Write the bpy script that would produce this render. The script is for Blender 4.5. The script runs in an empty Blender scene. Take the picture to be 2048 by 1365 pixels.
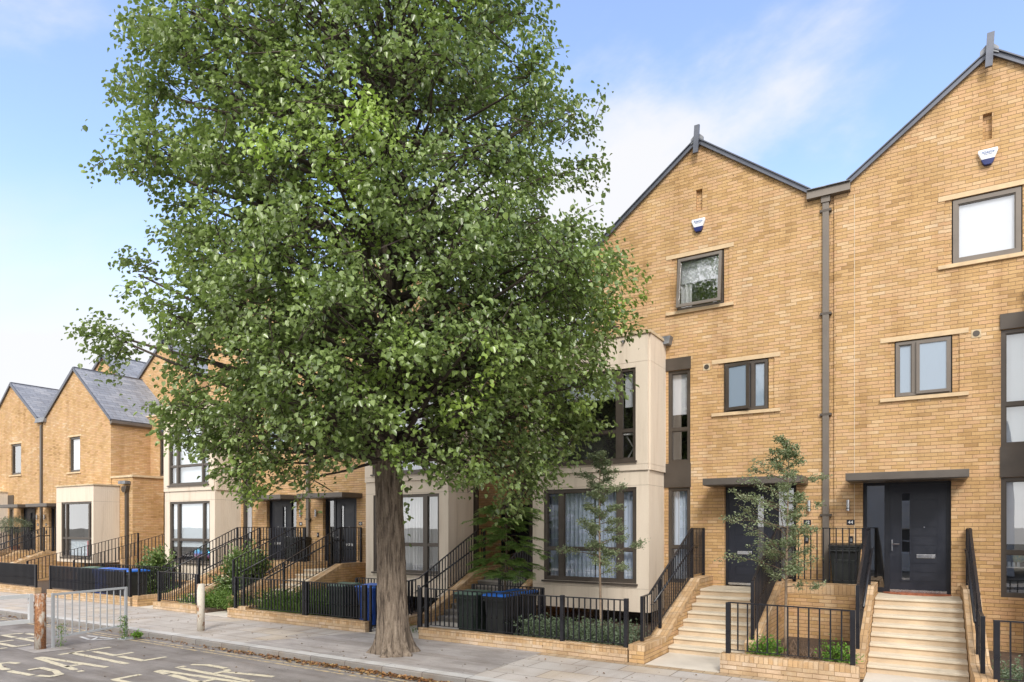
import bpy, math, random
import numpy as np
from mathutils import Vector, Matrix
R = math.radians
random.seed(7); rng = np.random.default_rng(7)
S = bpy.context.scene
C = S.collection
# ------------------------------------------------------------------ camera
cam = bpy.data.objects.new("camera", bpy.data.cameras.new("camera")); C.objects.link(cam); S.camera = cam
YAW = 0.552
cam.location = (0, 0, 2.48); cam.rotation_euler = (R(90), 0, YAW)
cam.data.sensor_width = 36; cam.data.lens = 1340.8 / 2048 * 36
cam.data.shift_y = (1053 - 682.5) / 2048; cam.data.clip_end = 3000
# ------------------------------------------------------------------ sky and sun
SUN_AZ = (0.50, -0.866); SUN_EL = R(40)
w = bpy.data.worlds.new("World"); S.world = w; w.use_nodes = True
nt = w.node_tree; N = nt.nodes; L = nt.links; N.clear()
out = N.new("ShaderNodeOutputWorld"); bg = N.new("ShaderNodeBackground"); bg.inputs[1].default_value = 0.15
sky = N.new("ShaderNodeTexSky"); sky.sky_type = 'NISHITA'; sky.sun_disc = False
sky.sun_elevation = SUN_EL; sky.sun_rotation = math.atan2(SUN_AZ[0], SUN_AZ[1]); sky.altitude = 100; sky.air_density = 1.0; sky.dust_density = 0.4; sky.ozone_density = 2.0
tc = N.new("ShaderNodeTexCoord"); sep = N.new("ShaderNodeSeparateXYZ"); L.new(tc.outputs['Generated'], sep.inputs[0])
def wm(op, a, b, c=None):
    n = N.new("ShaderNodeMath"); n.operation = op
    for i, v in enumerate((a, b, c)):
        if v is None: continue
        if isinstance(v, (int, float)): n.inputs[i].default_value = v
        else: L.new(v, n.inputs[i])
    return n.outputs[0]
zz = wm('ADD', wm('MAXIMUM', sep.outputs[2], 0.0), 0.14)
cb = N.new("ShaderNodeCombineXYZ"); L.new(wm('DIVIDE', sep.outputs[0], zz), cb.inputs[0]); L.new(wm('DIVIDE', sep.outputs[1], zz), cb.inputs[1])
mp = N.new("ShaderNodeMapping"); mp.inputs['Location'].default_value = (4.7, 9.2, 0); mp.inputs['Rotation'].default_value = (0, 0, R(25)); mp.inputs['Scale'].default_value = (0.62, 1.0, 1); L.new(cb.outputs[0], mp.inputs[0])
n1 = N.new("ShaderNodeTexNoise"); n1.inputs['Scale'].default_value = 1.05; n1.inputs['Detail'].default_value = 9; n1.inputs['Roughness'].default_value = 0.56; n1.inputs['Distortion'].default_value = 0.25; L.new(mp.outputs[0], n1.inputs[0])
def mr(v, a, b, c=0.0, d=1.0, smooth=True):
    n = N.new("ShaderNodeMapRange"); n.interpolation_type = 'SMOOTHSTEP' if smooth else 'LINEAR'; L.new(v, n.inputs[0])
    for i, x in zip((1, 2, 3, 4), (a, b, c, d)): n.inputs[i].default_value = x
    return n.outputs[0]
puff = mr(n1.outputs[0], 0.515, 0.655)
low = wm('ADD', sep.outputs[2], wm('MULTIPLY', n1.outputs[0], -0.30))
band = mr(low, 0.31, 0.04)
behind = mr(sep.outputs[1], 0.25, -0.25)   # unseen bright cloud added behind the camera to fill the facades with light
mask = wm('MINIMUM', wm('ADD', wm('ADD', wm('MULTIPLY', puff, 0.85), wm('MULTIPLY', band, 0.93)), wm('ADD', wm('MULTIPLY', behind, 0.85), 0.10)), 0.97)
tint = N.new("ShaderNodeMix"); tint.data_type = 'RGBA'; tint.blend_type = 'MULTIPLY'; tint.inputs[0].default_value = 1; L.new(sky.outputs[0], tint.inputs[6]); tint.inputs[7].default_value = (.96, .94, 1.0, 1)
cc = N.new("ShaderNodeMix"); cc.data_type = 'RGBA'; L.new(behind, cc.inputs[0]); cc.inputs[6].default_value = (2.55, 2.55, 2.6, 1); cc.inputs[7].default_value = (5.0, 4.9, 4.75, 1)
mx = N.new("ShaderNodeMix"); mx.data_type = 'RGBA'; L.new(mask, mx.inputs[0]); L.new(tint.outputs[2], mx.inputs[6]); L.new(cc.outputs[2], mx.inputs[7])
L.new(mx.outputs[2], bg.inputs[0]); L.new(bg.outputs[0], out.inputs[0])
sun = bpy.data.objects.new("sun", bpy.data.lights.new("sun", 'SUN')); C.objects.link(sun)
sun.data.energy = 1.15; sun.data.angle = R(16); sun.data.color = (1, .955, .88)
sd = Vector((SUN_AZ[0] * math.cos(SUN_EL), SUN_AZ[1] * math.cos(SUN_EL), math.sin(SUN_EL)))
sun.rotation_euler = sd.to_track_quat('Z', 'Y').to_euler(); sun.location = (-10, -20, 30)
S.view_settings.view_transform = 'Standard'; S.view_settings.look = 'None'; S.view_settings.gamma = 1; S.view_settings.exposure = 1.34
S.render.engine = 'CYCLES'; S.cycles.max_bounces = 8; S.cycles.transparent_max_bounces = 12

# ------------------------------------------------------------------ materials
def newmat(name):
    m = bpy.data.materials.new(name); m.use_nodes = True
    return m, m.node_tree.nodes, m.node_tree.links, m.node_tree.nodes["Principled BSDF"]
def nn(nodes, links, kind, ins=None, **props):
    n = nodes.new(kind)
    for k, v in props.items(): setattr(n, k, v)
    for k, v in (ins or {}).items():
        if isinstance(v, bpy.types.NodeSocket): links.new(v, n.inputs[k])
        else: n.inputs[k].default_value = v
    return n
def math_(nodes, links, op, a, b=0.0):
    n = nodes.new("ShaderNodeMath"); n.operation = op
    for i, v in enumerate((a, b)):
        if isinstance(v, (int, float)): n.inputs[i].default_value = v
        else: links.new(v, n.inputs[i])
    return n.outputs[0]
def ramp(nodes, links, fac, stops, interp='LINEAR'):
    r = nodes.new("ShaderNodeValToRGB"); r.color_ramp.interpolation = interp
    e = r.color_ramp.elements
    while len(e) < len(stops): e.new(0.5)
    for i, (p, c) in enumerate(stops):
        e[i].position = p; e[i].color = (*c, 1)
    links.new(fac, r.inputs[0]); return r.outputs[0]
def mixc(nodes, links, fac, a, b, mode='MIX'):
    n = nodes.new("ShaderNodeMix"); n.data_type = 'RGBA'; n.blend_type = mode
    for i, v in ((0, fac), (6, a), (7, b)):
        if isinstance(v, bpy.types.NodeSocket): links.new(v, n.inputs[i])
        elif isinstance(v, (int, float)): n.inputs[i].default_value = v
        else: n.inputs[i].default_value = (*v, 1)
    return n.outputs[2]
def simple(name, col, rough=0.6, var=0.12, scale=6.0, metal=0.0, bump=0.0, bscale=60, spec=0.5, col2=None):
    m, n, l, b = newmat(name)
    tcn = n.new("ShaderNodeTexCoord")
    a = nn(n, l, "ShaderNodeTexNoise", {'Vector': tcn.outputs['Object'], 'Scale': scale, 'Detail': 6, 'Roughness': 0.6})
    c2 = col2 or tuple(min(1, x * (1 + var * 2)) for x in col); c1 = tuple(x * (1 - var * 1.5) for x in col)
    c = ramp(n, l, a.outputs[0], [(0.3, c1), (0.7, c2)])
    l.new(c, b.inputs['Base Color'])
    rr = nn(n, l, "ShaderNodeMapRange", {0: a.outputs[0], 1: 0.3, 2: 0.7, 3: max(0.02, rough - 0.1), 4: min(1, rough + 0.1)})
    l.new(rr.outputs[0], b.inputs['Roughness'])
    b.inputs['Metallic'].default_value = metal; b.inputs['Specular IOR Level'].default_value = spec
    if bump:
        a2 = nn(n, l, "ShaderNodeTexNoise", {'Vector': tcn.outputs['Object'], 'Scale': bscale, 'Detail': 4})
        bn = nn(n, l, "ShaderNodeBump", {'Height': a2.outputs[0], 'Strength': bump, 'Distance': 0.01}); l.new(bn.outputs[0], b.inputs['Normal'])
    return m
def brickmat(name, bw=0.232, bh=0.075, mort=0.010, stops=None, mortar=(.31, .20, .11), stagger=0.5, dirt=0.25, rot=False, relief=1.0, stain=False):
    m, n, l, b = newmat(name)
    uv = n.new("ShaderNodeUVMap"); s = nn(n, l, "ShaderNodeSeparateXYZ", {0: uv.outputs[0]})
    u, v = (s.outputs[0], s.outputs[1]) if not rot else (s.outputs[1], s.outputs[0])
    wob = nn(n, l, "ShaderNodeTexNoise", {'Vector': uv.outputs[0], 'Scale': 9.0, 'Detail': 3})
    wv = math_(n, l, 'MULTIPLY', math_(n, l, 'SUBTRACT', wob.outputs[0], 0.5), 0.011)
    v = math_(n, l, 'ADD', v, wv)
    rv = math_(n, l, 'DIVIDE', v, bh); row = math_(n, l, 'FLOOR', rv)
    offs = nn(n, l, "ShaderNodeTexWhiteNoise", {'W': row}, noise_dimensions='1D').outputs[0]
    half = math_(n, l, 'MULTIPLY', math_(n, l, 'MODULO', row, 2.0), stagger)
    half = math_(n, l, 'ADD', half, math_(n, l, 'MULTIPLY', offs, 0.18 if stagger else 0))
    ru = math_(n, l, 'ADD', math_(n, l, 'DIVIDE', u, bw), half); colm = math_(n, l, 'FLOOR', ru)
    fu = math_(n, l, 'MULTIPLY', math_(n, l, 'FRACT', ru), bw); fv = math_(n, l, 'MULTIPLY', math_(n, l, 'FRACT', rv), bh)
    def edge(f, size):
        return math_(n, l, 'MINIMUM', f, math_(n, l, 'SUBTRACT', size, f))
    ed = math_(n, l, 'MINIMUM', math_(n, l, 'ADD', math_(n, l, 'MULTIPLY', edge(fu, bw), 1.1), .0022 if relief > .9 else 0.0), edge(fv, bh))
    rag = nn(n, l, "ShaderNodeTexNoise", {'Vector': uv.outputs[0], 'Scale': 60.0, 'Detail': 3})
    ed = math_(n, l, 'ADD', ed, math_(n, l, 'MULTIPLY', math_(n, l, 'SUBTRACT', rag.outputs[0], 0.5), 0.007))
    br = nn(n, l, "ShaderNodeMapRange", {0: ed, 1: mort * 0.35, 2: mort * 0.75}).outputs[0]
    idv = nn(n, l, "ShaderNodeCombineXYZ", {0: colm, 1: row})
    wn = nn(n, l, "ShaderNodeTexWhiteNoise", {'Vector': idv.outputs[0]}, noise_dimensions='2D')
    big = nn(n, l, "ShaderNodeTexNoise", {'Vector': uv.outputs[0], 'Scale': 0.9, 'Detail': 3})
    fac = math_(n, l, 'ADD', math_(n, l, 'ADD', math_(n, l, 'MULTIPLY', wn.outputs[0], .72), .14), math_(n, l, 'MULTIPLY', math_(n, l, 'SUBTRACT', big.outputs[0], 0.5), 0.9))
    col = ramp(n, l, fac, stops)
    g = nn(n, l, "ShaderNodeTexNoise", {'Vector': uv.outputs[0], 'Scale': 45.0, 'Detail': 6, 'Roughness': 0.7})
    col = mixc(n, l, 0.55, col, ramp(n, l, g.outputs[0], [(0.25, (.55, .5, .44)), (0.5, (1, 1, 1)), (0.75, (1.25, 1.2, 1.1))]), 'MULTIPLY')
    sp = nn(n, l, "ShaderNodeTexVoronoi", {'Vector': uv.outputs[0], 'Scale': 3.1})
    pit = math_(n, l, 'LESS_THAN', sp.outputs['Distance'], 0.045)
    col = mixc(n, l, math_(n, l, 'MULTIPLY', pit, 0.75), col, (.05, .035, .025))
    if stain:
        st = nn(n, l, "ShaderNodeTexNoise", {'Vector': uv.outputs[0], 'Scale': 5.0, 'Detail': 5})
        col = mixc(n, l, nn(n, l, "ShaderNodeMapRange", {0: st.outputs[0], 1: .5, 2: .75, 4: .5}).outputs[0], col, (.5, .43, .34))
    col = mixc(n, l, br, mortar, col)
    d = nn(n, l, "ShaderNodeTexNoise", {'Vector': uv.outputs[0], 'Scale': 1.6, 'Detail': 5})
    col = mixc(n, l, nn(n, l, "ShaderNodeMapRange", {0: d.outputs[0], 1: .45, 2: .8, 4: dirt}).outputs[0], col, (.24, .165, .10))
    sv = nn(n, l, "ShaderNodeMapping", {'Vector': uv.outputs[0], 'Scale': (2.2, .22, 1)})
    s2 = nn(n, l, "ShaderNodeTexNoise", {'Vector': sv.outputs[0], 'Scale': 1.0, 'Detail': 6, 'Roughness': .6})
    col = mixc(n, l, 1.0, col, ramp(n, l, s2.outputs[0], [(.32, (.84, .81, .78)), (.5, (1, 1, 1)), (.7, (1.07, 1.07, 1.07))]), 'MULTIPLY')
    l.new(col, b.inputs['Base Color']); b.inputs['Roughness'].default_value = 0.88; b.inputs['Specular IOR Level'].default_value = 0.25
    h = math_(n, l, 'ADD', br, math_(n, l, 'MULTIPLY', g.outputs[0], 0.35))
    h = math_(n, l, 'ADD', h, math_(n, l, 'MULTIPLY', wn.outputs[0], 0.25))
    bn = nn(n, l, "ShaderNodeBump", {'Height': h, 'Strength': 0.8 * relief, 'Distance': 0.008}); l.new(bn.outputs[0], b.inputs['Normal'])
    return m
M = {}
BT = [(0.0, (.37, .225, .10)), (.16, (.50, .315, .145)), (.4, (.565, .37, .18)), (.62, (.58, .365, .205)), (.85, (.62, .43, .245)), (1.0, (.68, .51, .34))]
M['brick'] = brickmat('buff_brick', stops=BT)
M['brick_edge'] = brickmat('brick_on_edge', bw=0.075, bh=0.215, stops=[(0, (.40, .25, .125)), (.5, (.56, .37, .20)), (1, (.66, .50, .34))], stagger=0, dirt=.55, stain=True)
M['brick_low'] = brickmat('weathered_brick', stops=[(0, (.40, .28, .165)), (.4, (.53, .385, .24)), (.7, (.57, .42, .29)), (1, (.66, .55, .43))], stagger=.5, dirt=.45, stain=True)
M['slate'] = brickmat('grey_slate', bw=0.5, bh=0.22, mort=0.012, stops=[(0, (.20, .215, .255)), (.5, (.25, .265, .305)), (1, (.31, .32, .355))], mortar=(.07, .07, .08), dirt=.05, relief=.6)
M['paving'] = brickmat('paving_slab', bw=0.9, bh=0.6, mort=0.014, stops=[(0, (.40, .37, .345)), (.35, (.44, .41, .385)), (.6, (.46, .425, .40)), (.8, (.47, .41, .34)), (1, (.50, .46, .43))], mortar=(.15, .125, .10), dirt=.35, relief=.4)
M['setts'] = brickmat('edging_brick', bw=0.2, bh=0.1, mort=0.012, stops=[(0, (.38, .27, .17)), (1, (.5, .40, .28))], mortar=(.15, .12, .08), stagger=0, dirt=.4)
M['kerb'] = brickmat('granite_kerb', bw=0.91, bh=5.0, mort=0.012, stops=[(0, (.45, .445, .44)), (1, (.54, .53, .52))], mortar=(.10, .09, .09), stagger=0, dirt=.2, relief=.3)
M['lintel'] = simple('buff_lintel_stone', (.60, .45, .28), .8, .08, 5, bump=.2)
M['kerb_face'] = brickmat('shaded_kerb_face', bw=0.91, bh=5.0, mort=0.014, stops=[(0, (.20, .19, .18)), (1, (.27, .255, .245))], mortar=(.06, .05, .05), stagger=0, dirt=.5, relief=.3)  # shade of the upright kerb face painted in as darker granite than the top
M['stone'] = simple('pale_limestone', (.62, .545, .43), .75, .07, 2.2, bump=.3, bscale=40)
M['riser'] = simple('stone_riser', (.56, .44, .31), .8, .10, 2, bump=.2)
M['tread_dark'] = simple('weathered_stone_step', (.26, .24, .22), .85, .15, 3, bump=.3)
def cladmat():
    m, n, l, b = newmat('beige_cladding'); t = n.new("ShaderNodeTexCoord")
    mp_ = nn(n, l, "ShaderNodeMapping", {'Vector': t.outputs['Object'], 'Scale': (3.5, 3.5, .35)})
    a = nn(n, l, "ShaderNodeTexNoise", {'Vector': mp_.outputs[0], 'Scale': 1.4, 'Detail': 7, 'Roughness': .6})
    g = nn(n, l, "ShaderNodeTexNoise", {'Vector': t.outputs['Object'], 'Scale': 160, 'Detail': 3})
    c = ramp(n, l, a.outputs[0], [(.28, (.61, .52, .42)), (.45, (.70, .605, .50)), (.7, (.73, .64, .53))])
    c = mixc(n, l, .5, c, ramp(n, l, g.outputs[0], [(.35, (.88, .87, .85)), (.65, (1.08, 1.08, 1.08))]), 'MULTIPLY')
    l.new(c, b.inputs['Base Color']); b.inputs['Roughness'].default_value = .7; b.inputs['Specular IOR Level'].default_value = .3
    return m
M['clad'] = cladmat()
M['cladback'] = simple('cladding_joint', (.16, .13, .10), .9)
M['coping'] = simple('cast_stone_coping', (.55, .44, .29), .8, .12, 4, bump=.25)
M['bronze'] = simple('bronze_aluminium', (.085, .070, .058), .38, .08, 2, metal=.25)
M['bronze_mid'] = simple('grey_bronze_aluminium', (.115, .10, .088), .42, .06, 2, metal=.3)
M['bronze_lt'] = simple('weathered_bronze_aluminium', (.165, .142, .122), .45, .06, 2, metal=.3)
M['zinc'] = simple('grey_metal_trim', (.115, .125, .155), .42, .1, 3, metal=.4)
M['lead'] = simple('lead_flashing', (.21, .22, .24), .5, .2, 5, metal=.4)
M['black'] = simple('black_painted_steel', (.012, .0125, .017), .32, .1, 4)
M['door'] = simple('dark_blue_grey_door', (.012, .015, .026), .42, .08, 5)
M['doorframe'] = simple('dark_door_frame', (.009, .011, .018), .4)
M['steel'] = simple('brushed_steel', (.55, .55, .56), .25, .05, 8, metal=.95)
M['white_pl'] = simple('white_plastic', (.75, .76, .78), .4, .02)
M['blue_pl'] = simple('deep_blue_plastic', (.008, .018, .12), .3, .05)
M['text_blue'] = simple('blue_lettering', (.04, .12, .35), .5, .02)
M['text_white'] = simple('white_lettering', (.8, .8, .8), .5, .02)
M['bin_black'] = simple('dark_bin_plastic', (.018, .021, .021), .45, .15, 4, bump=.1)
M['bin_green'] = simple('dark_green_bin_plastic', (.022, .035, .028), .45, .15, 4, bump=.1)
M['lid_green'] = simple('faded_green_lid', (.12, .20, .15), .5, .1, 5)
M['bin_blue'] = simple('blue_bin_plastic', (.012, .065, .33), .4, .1, 4)
M['lid_blue'] = simple('bright_blue_lid', (.025, .15, .58), .4, .08, 5)
M['terracotta'] = simple('terracotta', (.45, .20, .11), .8, .15, 8)
M['mat'] = simple('red_brown_doormat', (.33, .11, .055), .95, .35, 14, bump=.5)
M['soil'] = simple('dark_soil', (.075, .05, .035), .95, .35, 12, bump=.8, bscale=30)
M['ground'] = simple('bare_ground', (.16, .14, .11), .95, .2, .5)
M['yline'] = simple('worn_yellow_paint', (.50, .38, .22), .8, .15, 9)
M['wtext'] = simple('white_road_paint', (.68, .68, .68), .75, .12, 7)
M['twig_dk'] = simple('dark_branch_bark', (.060, .045, .035), .9, .2, 10)
M['twig'] = simple('brown_twig', (.13, .09, .06), .85, .2, 10)
M['twig_lt'] = simple('pale_stem', (.27, .20, .14), .85, .2, 10)
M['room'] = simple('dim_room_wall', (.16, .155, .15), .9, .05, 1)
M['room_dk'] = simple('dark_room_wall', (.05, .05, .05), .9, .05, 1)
M['white_m'] = simple('white_metal', (.7, .7, .7), .4, .03)
M['toy'] = simple('teal_globe', (.05, .35, .45), .35, .2, 14, col2=(.45, .55, .25))
M['stone_path'] = simple('cream_stone_path', (.58, .53, .46), .8, .08, 1.5, bump=.15)

def asphalt(name, base, hi, scale=220, crack=True):
    m, n, l, b = newmat(name); t = n.new("ShaderNodeTexCoord")
    a = nn(n, l, "ShaderNodeTexNoise", {'Vector': t.outputs['Object'], 'Scale': scale, 'Detail': 3, 'Roughness': .8})
    g = nn(n, l, "ShaderNodeTexNoise", {'Vector': t.outputs['Object'], 'Scale': .8, 'Detail': 6, 'Roughness': .65})
    v = nn(n, l, "ShaderNodeTexVoronoi", {'Vector': t.outputs['Object'], 'Scale': scale * .6})
    c = ramp(n, l, a.outputs[0], [(.3, base), (.7, hi)])
    c = mixc(n, l, .6, c, ramp(n, l, g.outputs[0], [(.34, (.55, .51, .48)), (.46, (.88, .86, .84)), (.54, (1.05, 1.03, 1.02)), (.7, (1.5, 1.46, 1.42))]), 'MULTIPLY')
    mpx = nn(n, l, "ShaderNodeMapping", {'Vector': t.outputs['Object'], 'Scale': (.35, 2.2, 1)})
    gx = nn(n, l, "ShaderNodeTexNoise", {'Vector': mpx.outputs[0], 'Scale': 1.3, 'Detail': 7, 'Roughness': .7})
    c = mixc(n, l, .8, c, ramp(n, l, gx.outputs[0], [(.36, (.72, .66, .61)), (.5, (.98, .96, .95)), (.64, (1.22, 1.2, 1.19))]), 'MULTIPLY')
    sp = nn(n, l, "ShaderNodeTexVoronoi", {'Vector': t.outputs['Object'], 'Scale': 4.3})
    c = mixc(n, l, math_(n, l, 'MULTIPLY', math_(n, l, 'LESS_THAN', sp.outputs['Distance'], .06), .55), c, (.03, .025, .02))
    l.new(c, b.inputs['Base Color']); b.inputs['Roughness'].default_value = .85
    h = math_(n, l, 'ADD', a.outputs[0], v.outputs['Distance'])
    bn = nn(n, l, "ShaderNodeBump", {'Height': h, 'Strength': .6, 'Distance': .006}); l.new(bn.outputs[0], b.inputs['Normal'])
    return m
M['road'] = asphalt('road_asphalt', (.15, .14, .135), (.27, .25, .24))
M['patch'] = asphalt('grey_footway_asphalt', (.27, .255, .25), (.42, .40, .39))
def rustmat(name, paint, amount, sc=5):
    m, n, l, b = newmat(name); t = n.new("ShaderNodeTexCoord")
    mp_ = nn(n, l, "ShaderNodeMapping", {'Vector': t.outputs['Object'], 'Scale': (1, 1, .35)})
    a = nn(n, l, "ShaderNodeTexNoise", {'Vector': mp_.outputs[0], 'Scale': sc, 'Detail': 9, 'Roughness': .72})
    r2 = nn(n, l, "ShaderNodeTexNoise", {'Vector': t.outputs['Object'], 'Scale': 30, 'Detail': 5})
    rust = ramp(n, l, r2.outputs[0], [(.3, (.16, .065, .03)), (.55, (.33, .15, .065)), (.75, (.42, .23, .11))])
    f = nn(n, l, "ShaderNodeMapRange", {0: a.outputs[0], 1: amount - .035, 2: amount + .035}).outputs[0]
    l.new(mixc(n, l, f, rust, paint), b.inputs['Base Color']); b.inputs['Roughness'].default_value = .7
    bn = nn(n, l, "ShaderNodeBump", {'Height': f, 'Strength': .6, 'Distance': .004}); l.new(bn.outputs[0], b.inputs['Normal'])
    return m
def wornpaint(name, paint, amount=.40):
    m, n, l, b = newmat(name); t = n.new("ShaderNodeTexCoord")
    a = nn(n, l, "ShaderNodeTexNoise", {'Vector': t.outputs['Object'], 'Scale': 13, 'Detail': 9, 'Roughness': .75})
    f = nn(n, l, "ShaderNodeMapRange", {0: a.outputs[0], 1: amount - .03, 2: amount + .07}).outputs[0]
    l.new(mixc(n, l, f, (.21, .195, .19), paint), b.inputs['Base Color']); b.inputs['Roughness'].default_value = .8
    return m
M['rust'] = rustmat('rusted_white_paint', (.52, .48, .42), .535)
M['rust_lt'] = rustmat('flaking_cream_paint', (.62, .57, .49), .44, 7)
M['rtext'] = wornpaint('pale_yellow_road_paint', (.58, .52, .385))
M['wtext'] = wornpaint('white_road_paint', (.62, .62, .61))
M['yline'] = wornpaint('worn_yellow_paint', (.50, .39, .22), .47)
M['galv'] = rustmat('galvanised_paint', (.33, .345, .365), .33, 9)
M['white_gate'] = rustmat('white_gate_paint', (.50, .51, .52), .36, 8)

def glassmat(name, tint=(1, 1, 1), k=1.9, add=.03):
    m = bpy.data.materials.new(name); m.use_nodes = True; n = m.node_tree.nodes; l = m.node_tree.links; n.clear()
    o = n.new("ShaderNodeOutputMaterial"); tr = nn(n, l, "ShaderNodeBsdfTransparent", {0: (*tint, 1)}); gl = nn(n, l, "ShaderNodeBsdfGlossy", {0: (.95, .97, 1, 1), 'Roughness': .01})
    fr = nn(n, l, "ShaderNodeLayerWeight", {0: .5})
    f = math_(n, l, 'ADD', math_(n, l, 'MULTIPLY', math_(n, l, 'POWER', fr.outputs['Facing'], 3.0), .8), math_(n, l, 'ADD', .10 * k, add))
    t = n.new("ShaderNodeTexCoord"); wv = nn(n, l, "ShaderNodeTexNoise", {'Vector': t.outputs['Object'], 'Scale': .9, 'Detail': 1})
    bn = nn(n, l, "ShaderNodeBump", {'Height': wv.outputs[0], 'Strength': .25, 'Distance': .01}); l.new(bn.outputs[0], gl.inputs['Normal'])
    mxs = nn(n, l, "ShaderNodeMixShader", {0: math_(n, l, 'MINIMUM', f, .95)}); l.new(tr.outputs[0], mxs.inputs[1]); l.new(gl.outputs[0], mxs.inputs[2]); l.new(mxs.outputs[0], o.inputs[0])
    return m
M['glass'] = glassmat('window_glass')
def frosted():
    m, n, l, b = newmat('frosted_glass')
    b.inputs['Base Color'].default_value = (.25, .32, .41, 1); b.inputs['Roughness'].default_value = .08; b.inputs['Specular IOR Level'].default_value = 1.0; b.inputs['Coat Weight'].default_value = .6; b.inputs['Coat Roughness'].default_value = .02
    return m
M['frosted'] = frosted()
def cloth(name, col, tr=.4):
    m = bpy.data.materials.new(name); m.use_nodes = True; n = m.node_tree.nodes; l = m.node_tree.links; n.clear()
    o = n.new("ShaderNodeOutputMaterial"); d = nn(n, l, "ShaderNodeBsdfDiffuse", {0: (*col, 1)}); t = nn(n, l, "ShaderNodeBsdfTranslucent", {0: (*col, 1)})
    mxs = nn(n, l, "ShaderNodeMixShader", {0: tr}); l.new(d.outputs[0], mxs.inputs[1]); l.new(t.outputs[0], mxs.inputs[2]); l.new(mxs.outputs[0], o.inputs[0])
    return m
M['curtain'] = cloth('white_sheer_curtain', (.80, .82, .84), .15)
M['curtain_blue'] = cloth('pale_blue_curtain', (.62, .72, .86), .15)
M['blind'] = cloth('white_blind', (.66, .69, .74), .1)
M['blind_blue'] = cloth('pale_blue_blind', (.66, .74, .80), .1)
M['red_sheet'] = simple('red_notice', (.55, .05, .06), .6, .1)

def leafmat(name, stops, patchy=1.0, gloss=.35, trans=.30, rough=.36, young=None):
    m = bpy.data.materials.new(name); m.use_nodes = True; n = m.node_tree.nodes; l = m.node_tree.links; n.clear()
    o = n.new("ShaderNodeOutputMaterial"); g = n.new("ShaderNodeNewGeometry"); t = n.new("ShaderNodeTexCoord")
    ns = nn(n, l, "ShaderNodeTexNoise", {'Vector': t.outputs['Object'], 'Scale': .75, 'Detail': 3})
    f = math_(n, l, 'ADD', math_(n, l, 'MULTIPLY', g.outputs['Random Per Island'], .75), math_(n, l, 'MULTIPLY', math_(n, l, 'SUBTRACT', ns.outputs[0], .42), patchy))
    c = ramp(n, l, f, stops)
    if young:
        ny = nn(n, l, "ShaderNodeTexNoise", {'Vector': t.outputs['Object'], 'Scale': .55, 'Detail': 2, 'W': 4.0}, noise_dimensions='4D')
        c = mixc(n, l, nn(n, l, "ShaderNodeMapRange", {0: ny.outputs[0], 1: .56, 2: .70}).outputs[0], c, young)
    p = nn(n, l, "ShaderNodeBsdfPrincipled", {'Base Color': c, 'Roughness': rough, 'Specular IOR Level': gloss})
    tl = nn(n, l, "ShaderNodeBsdfTranslucent", {0: mixc(n, l, .5, c, (.20, .30, .04))})
    mxs = nn(n, l, "ShaderNodeMixShader", {0: trans}); l.new(p.outputs[0], mxs.inputs[1]); l.new(tl.outputs[0], mxs.inputs[2]); l.new(mxs.outputs[0], o.inputs[0])
    return m
M['leaf'] = leafmat('tree_leaf', [(0, (.105, .155, .045)), (.35, (.19, .27, .08)), (.65, (.275, .37, .12)), (1, (.39, .48, .21))], young=(.38, .53, .10), gloss=1.0, rough=.33, trans=.36)
M['leaf_sap'] = leafmat('small_grey_green_leaf', [(0, (.13, .175, .09)), (.5, (.24, .29, .16)), (1, (.40, .45, .30))])
M['leaf_mim'] = leafmat('feathery_green_leaf', [(0, (.22, .36, .09)), (.5, (.34, .50, .15)), (1, (.48, .62, .24))], trans=.45)
M['leaf_bush'] = leafmat('glossy_shrub_leaf', [(0, (.07, .12, .035)), (.5, (.15, .23, .06)), (.8, (.26, .36, .11)), (.95, (.34, .36, .12)), (1, (.42, .20, .12))], gloss=1.0)
M['leaf_box'] = leafmat('bright_green_shrub_leaf', [(0, (.10, .22, .03)), (.5, (.18, .36, .05)), (1, (.28, .48, .08))])
M['leaf_lav'] = leafmat('grey_green_herb_leaf', [(0, (.12, .17, .11)), (.5, (.19, .25, .16)), (1, (.28, .34, .24))])
M['leaf_olive'] = leafmat('olive_leaf', [(0, (.12, .15, .10)), (1, (.30, .34, .25))])
M['grass'] = leafmat('grass_blade', [(0, (.08, .15, .03)), (.5, (.14, .25, .05)), (1, (.24, .34, .10))])
M['drybrush'] = leafmat('dry_brown_stem', [(0, (.14, .09, .06)), (1, (.30, .20, .14))], trans=.1)
M['litter'] = leafmat('fallen_leaf', [(0, (.10, .05, .025)), (.35, (.24, .11, .045)), (.6, (.34, .19, .08)), (.8, (.45, .33, .13)), (1, (.40, .40, .14))], patchy=.2, trans=.05)
M['yweed'] = leafmat('brown_withered_leaf', [(0, (.12, .07, .04)), (1, (.25, .16, .09))], trans=.1)
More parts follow.
